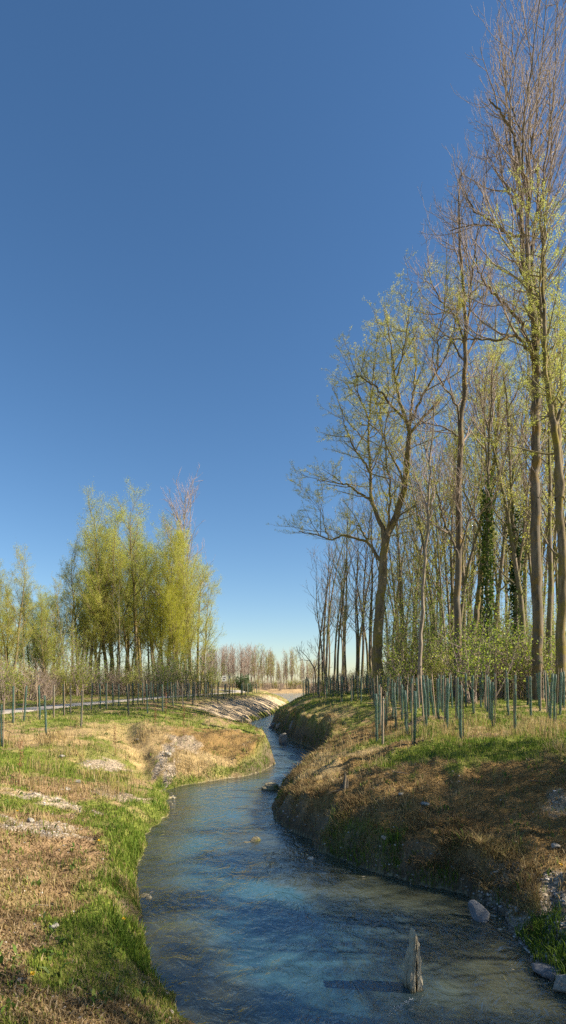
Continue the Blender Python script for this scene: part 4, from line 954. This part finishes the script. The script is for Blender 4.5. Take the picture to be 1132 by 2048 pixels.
# ------------------------------------------------------------------ pebbles, grass, litter, foam (uncountable)
def scat(n, r0, r1, th, seed, a0=None):
    rs = np.random.RandomState(seed)
    u = rs.rand(n)
    r = np.exp(math.log(r0)+(math.log(r1)-math.log(r0))*u)
    a = (rs.rand(n)*2-1)*R(th) if a0 is None else R(a0)+rs.rand(n)*R(th-a0)
    return r*np.sin(a), r*np.cos(a), rs
def info(x, y):
    z, s, L, cut, w = terrain(x, y); c = cover(x, y, s, L, cut, w)
    ok = (s > .02) & (lake_sdf(x, y) > .3) & (pdist(x, y, np.array(PATH)) > 1.25)
    return z, s, L, c, ok
def blades(name, n, seed, chooser, colours, hrange, wid, r0=3.2, r1=130, lean=.35, kind='stuff', th=36, a0=None):
    x, y, rs = scat(n, r0, r1, th, seed, a0)
    z, s, L, c, ok = info(x, y)
    pr, hs = chooser(x, y, s, L, c)
    keep = ok & (rs.rand(n) < pr)
    x, y, z, hs = x[keep], y[keep], z[keep], hs[keep]; m_ = len(x); rr = np.hypot(x, y)
    h = hs*(hrange[0]+(hrange[1]-hrange[0])*rs.rand(m_)**1.6)
    wd = wid*(.6+.8*rs.rand(m_)) + .00055*rr
    a = rs.rand(m_)*6.283; b = rs.rand(m_)*6.283
    lx, ly = np.cos(a)*lean*h*(.2+rs.rand(m_)), np.sin(a)*lean*h*(.2+rs.rand(m_))
    ux, uy = np.cos(b)*wd*.5, np.sin(b)*wd*.5
    P = lambda X_, Y_, Z_: np.stack([X_, Y_, Z_], 1)
    V = np.stack([P(x-ux,y-uy,z-.015), P(x+ux,y+uy,z-.015), P(x+lx*.35+ux*.8,y+ly*.35+uy*.8,z+h*.6), P(x+lx*.35-ux*.8,y+ly*.35-uy*.8,z+h*.6), P(x+lx,y+ly,z+h*.95)], 1).reshape(-1, 3)
    i = np.arange(m_)[:, None]*5
    Q = i+np.array([[0,1,2,3]]); Tt = i+np.array([[3,2,4]])
    t = rs.rand(m_)[:, None]; t2 = fbm(x, y, 1.4, 2, 301)[:, None]
    C = np.asarray(colours, float); f = np.clip(.6*t+.8*t2-.2, 0, .999)*(len(C)-1); i0 = f.astype(int)[:, 0]; fr_ = f-i0[:, None]; C = C*1.18
    cc_ = (C[i0]*(1-fr_)+C[np.minimum(i0+1, len(C)-1)]*fr_)*(.75+.5*rs.rand(m_)[:, None])
    col = np.repeat(cc_, 5, axis=0)
    o = obj(name, mesh_np(name, V, [Q, Tt], [M['blade']], smooth=False, attrs={'Col': col}))
    print(name, m_, time.time()-T0)
    return tag(o, kind=kind)
m, nt, out = new_mat('blade'); L_ = nt.links.new
at = N(nt, 'ShaderNodeAttribute', attribute_name='Col')
d_ = N(nt, 'ShaderNodeBsdfPrincipled', Roughness=.7); d_.inputs['Specular IOR Level'].default_value = .2; L_(at.outputs['Color'], d_.inputs['Base Color'])
tl = N(nt, 'ShaderNodeBsdfTranslucent'); L_(at.outputs['Color'], tl.inputs[0])
mx = N(nt, 'ShaderNodeMixShader'); mx.inputs[0].default_value = .35; L_(d_.outputs[0], mx.inputs[1]); L_(tl.outputs[0], mx.inputs[2]); L_(mx.outputs[0], out.inputs[0])
M['blade'] = m
GRN = [(.05,.095,.012), (.09,.145,.016), (.15,.195,.028), (.27,.265,.06)]
STR = [(.17,.12,.055), (.29,.215,.095), (.40,.315,.16), (.33,.235,.09)]
blades('grass', 620000, 1, lambda x, y, s, L, c: (np.clip(c['green'], 0, 1)*.95+.03, (.30+1.0*fbm(x, y, .9, 3, 201))*np.where(np.hypot(x, y) < 9, .6, 1)), GRN, (.04, .17), .005)
def ch_straw(x, y, s, L, c):
    tuft = sstep(.52, .66, fbm(x, y, 1.7, 2, 211))
    return np.clip((.10+.55*c['straw']+.25*tuft)*(1-.92*c['gravel'])*(1-.75*c['litter'])*(1-.8*c['sand'])*(1-.8*c['moss']), 0, 1), .4+1.4*tuft*c['straw']+.3*tuft
blades('dry_grass', 420000, 2, ch_straw, STR, (.03, .14), .004, lean=.6)
MOS = [(.08,.054,.03), (.15,.103,.046), (.235,.165,.075), (.39,.31,.20)]
blades('litter', 420000, 3, lambda x, y, s, L, c: (np.clip(c['moss']*.9+c['litter']*.8+.05, 0, 1), .6+.8*fbm(x, y, 2.5, 2, 221)), MOS, (.02, .07), .011, lean=1.6)
# lush fringe right at the water
blades('bank_weeds', 420000, 4, lambda x, y, s, L, c: (np.where(~L & (y > 9.7) & (y < 14.5) & (x < 2.0), .12, 1)*sstep(.7, .2, s)*sstep(.40, .5, fbm(x, y, .7, 2, 89)), .6+.8*fbm(x, y, 2, 2, 231)), GRN[:3], (.06, .24), .008, lean=.7)
blades('bank_tufts', 400000, 9, lambda x, y, s, L, c: (np.where(L, .2, 1)*sstep(.06, .22, s)*sstep(1.2, .7, s)*sstep(.36, .52, fbm(x, y, 1.9, 2, 241)), .5+1.2*fbm(x, y, 2.5, 2, 243)), [(.10,.07,.035), (.19,.125,.055), (.30,.23,.11), (.15,.15,.035)], (.04, .17), .004, lean=1.5, r0=7.5, r1=42, th=25, a0=-12)
# tall dry stems in clumps, and broad-leaved weeds
def clumps(name, spots, per, rad, colours, hr, wid, lean, seed):
    rs = np.random.RandomState(seed); X_, Y_ = [], []
    for x, y, k in spots:
        n = int(per*k); X_.append(x+rs.normal(0, rad*k**.5, n)); Y_.append(y+rs.normal(0, rad*k**.5, n))
    x, y = np.concatenate(X_), np.concatenate(Y_); z, s, L, c, ok = info(x, y)
    x, y, z = x[ok], y[ok], z[ok]; m_ = len(x); h = hr[0]+(hr[1]-hr[0])*rs.rand(m_); a = rs.rand(m_)*6.283; b = rs.rand(m_)*6.283
    w_ = wid*(.6+.8*rs.rand(m_))+.0004*np.hypot(x, y); l = lean*h*rs.rand(m_); lx, ly = np.cos(a)*l, np.sin(a)*l; ux, uy = np.cos(b)*w_*.5, np.sin(b)*w_*.5
    P = lambda i, j, k: np.stack([i, j, k], 1)
    V = np.stack([P(x-ux*.6,y-uy*.6,z-.02), P(x+ux*.6,y+uy*.6,z-.02), P(x+lx*.45+ux,y+ly*.45+uy,z+h*.6), P(x+lx*.45-ux,y+ly*.45-uy,z+h*.6), P(x+lx,y+ly,z+h*(1-.35*lean*rs.rand(m_)))], 1).reshape(-1, 3)
    i = np.arange(m_)[:, None]*5; C = np.asarray(colours, float); cc_ = C[rs.randint(0, len(C), m_)]*(.7+.6*rs.rand(m_))[:, None]
    tag(obj(name, mesh_np(name, V, [i+np.array([[0,1,2,3]]), i+np.array([[3,2,4]])], [M['blade']], smooth=False, attrs={'Col': np.repeat(cc_, 5, axis=0)})), kind='stuff')
rs = np.random.RandomState(77)
sp = [hit(px, py)[:2]+(k,) for px, py, k in [(215,1590,1.3),(240,1585,1.2),(255,1560,.8),(90,1545,1),(120,1480,1.4),(100,1490,1),(25,1490,1),(60,1575,.9),(130,1590,.6),(200,1560,.8),(350,1530,1),(400,1540,.8),(290,1480,.9),(150,1510,.6),(870,1478,.7),(900,1470,.8),(950,1470,1),(1000,1475,1),(1090,1480,1.2),(1060,1470,.9),(700,1500,.7),(760,1470,.8),(805,1475,.6),(930,1452,.9),(1120,1462,1)]]
clumps('dry_stems', sp, 110, .28, STR[1:], (.15, .55), .004, .6, 78)
sp = []
for _ in range(420):
    r = math.exp(rs.uniform(math.log(3.6), math.log(34))); a = R(rs.uniform(-33, 33)); sp.append((r*math.sin(a), r*math.cos(a), rs.uniform(.25, 1)))
clumps('weeds', sp, 16, .09, [(.06,.12,.02), (.11,.18,.03), (.20,.24,.05), (.13,.17,.06)], (.03, .12), .026, 1.3, 79)
# pebbles
def pebbles(name, n, seed, prob, size, mat, r1=40, under=False):
    x, y, rs = scat(n, 3.4, r1, 33, seed)
    z, s, L, cut, w = terrain(x, y); c = cover(x, y, s, L, cut, w)
    keep = rs.rand(n) < prob(x, y, s, L, c)
    x, y, z = x[keep], y[keep], z[keep]; m_ = len(x)
    ph = (1+5**.5)/2
    iv = np.array([(-1,ph,0),(1,ph,0),(-1,-ph,0),(1,-ph,0),(0,-1,ph),(0,1,ph),(0,-1,-ph),(0,1,-ph),(ph,0,-1),(ph,0,1),(-ph,0,-1),(-ph,0,1)])/1.9
    it = np.array([(0,11,5),(0,5,1),(0,1,7),(0,7,10),(0,10,11),(1,5,9),(5,11,4),(11,10,2),(10,7,6),(7,1,8),(3,9,4),(3,4,2),(3,2,6),(3,6,8),(3,8,9),(4,9,5),(2,4,11),(6,2,10),(8,6,7),(9,8,1)])
    sz = size*(.4+1.2*rs.rand(m_)**2.5)*(1+.03*np.hypot(x, y))
    sc = np.stack([sz*(.8+.5*rs.rand(m_)), sz*(.7+.4*rs.rand(m_)), sz*(.4+.35*rs.rand(m_))], 1)
    V = iv[None]*(1+rs.normal(0, .16, (m_, 12, 1)))*sc[:, None, :]
    a = rs.rand(m_)*6.28; ca, sa = np.cos(a)[:, None], np.sin(a)[:, None]
    V = np.stack([V[:,:,0]*ca-V[:,:,1]*sa, V[:,:,0]*sa+V[:,:,1]*ca, V[:,:,2]], -1) + np.stack([x, y, z-sz*.1], 1)[:, None, :]
    Tt = (np.arange(m_)[:, None, None]*12+it[None]).reshape(-1, 3)
    print(name, m_)
    return tag(obj(name, mesh_np(name, V.reshape(-1, 3), [Tt], [mat], smooth=False)), kind='stuff')
M['pebble'] = leaf_mat('pebble', [(0,(.14,.13,.115)), (.5,(.26,.235,.20)), (.85,(.40,.37,.32)), (1,(.55,.52,.47))], 0.0)
M['wetpebble'] = leaf_mat('wet_pebble', [(0,(.09,.085,.06)), (.5,(.22,.20,.14)), (1,(.48,.44,.36))], 0.0)
pebbles('gravel', 130000, 5, lambda x, y, s, L, c: np.where(s > .0, c['gravel']*.75+c['litter']*.03+c['moss']*.012+sstep(.45, .1, s)*np.where(L, .02, .3), 0), .016, M['pebble'])
pebbles('stream_gravel', 60000, 6, lambda x, y, s, L, c: np.where((s <= -.02) & (s > -1.3), .55*sstep(-1.3, -.2, s), 0), .02, M['wetpebble'], r1=24)
pebbles('bed_stones', 9000, 15, lambda x, y, s, L, c: np.where((s <= -.08) & (s > -2.6), .3, 0), .05, M['wetpebble'], r1=18)
# foam trailing from the slate stone
rs = np.random.RandomState(12); FV, FT, off = [], [], 0
p0, p1 = np.array([sx_-.07, sy_-.17]), np.array(hit(772,2034)[:2])
for i in range(75):
    t = rs.rand(); c = p0+(p1-p0)*t + rs.normal(0, .012+.02*t, 2); r = (.002+.0045*rs.rand())*(1-.4*t); k = 6
    V = [(c[0]+r*math.cos(a)*rs.uniform(.7,1.3), c[1]+r*math.sin(a)*rs.uniform(.7,1.3), .0015) for a in np.arange(k)*6.283/k]+[(c[0], c[1], .002+r*.6)]
    FV += V; FT += [(off+j, off+(j+1) % k, off+k) for j in range(k)]; off += k+1
M['foam'] = simple('foam', (.5,.53,.54), .5, .1)
tag(obj('foam', mesh_np('foam', FV, [FT], [M['foam']])), kind='stuff')

# ------------------------------------------------------------------ light, sky, camera
w = bpy.data.worlds.new('World'); S.world = w; w.use_nodes = True
nt = w.node_tree; bg = nt.nodes['Background']
sky = nt.nodes.new('ShaderNodeTexSky'); sky.sky_type = 'NISHITA'; sky.sun_disc = False
sky.sun_elevation = SUN_EL; sky.sun_rotation = SUN_AZ; sky.air_density = 1.0; sky.dust_density = .3; sky.ozone_density = 2.6; sky.altitude = 0
hs = nt.nodes.new('ShaderNodeHueSaturation'); hs.inputs['Saturation'].default_value = 1.18
nt.links.new(sky.outputs[0], hs.inputs['Color']); nt.links.new(hs.outputs[0], bg.inputs[0]); bg.inputs[1].default_value = .057
sd = bpy.data.lights.new('sun', 'SUN'); sd.energy = 4.7; sd.angle = R(.53); sd.color = (1, .88, .70)
so = bpy.data.objects.new('sun', sd); COL.objects.link(so)
v = Vector((math.cos(SUN_EL)*math.sin(SUN_AZ), math.cos(SUN_EL)*math.cos(SUN_AZ), math.sin(SUN_EL)))
so.rotation_euler = v.to_track_quat('Z', 'Y').to_euler(); so.location = (40, -5, 40)
cd = bpy.data.cameras.new('camera'); cd.sensor_fit = 'HORIZONTAL'; cd.sensor_width = 36; cd.lens = 36*F/1132; cd.shift_y = (HY-1024)/1132
cd.clip_start = .05; cd.clip_end = 6000
co = bpy.data.objects.new('camera', cd); COL.objects.link(co); co.location = (0, 0, CZ); co.rotation_euler = (R(90), 0, 0)
S.camera = co
S.view_settings.view_transform = 'Standard'; S.view_settings.look = 'None'; S.view_settings.gamma = 1; S.view_settings.use_curve_mapping = False
S.view_settings.exposure = 1.42
S.cycles.transparent_max_bounces = 24; S.cycles.max_bounces = 6; S.cycles.use_denoising = False; S.cycles.denoiser = 'OPENIMAGEDENOISE'; S.cycles.denoising_input_passes = 'RGB_ALBEDO_NORMAL'; S.cycles.denoising_prefilter = 'ACCURATE'
print('done', time.time()-T0)
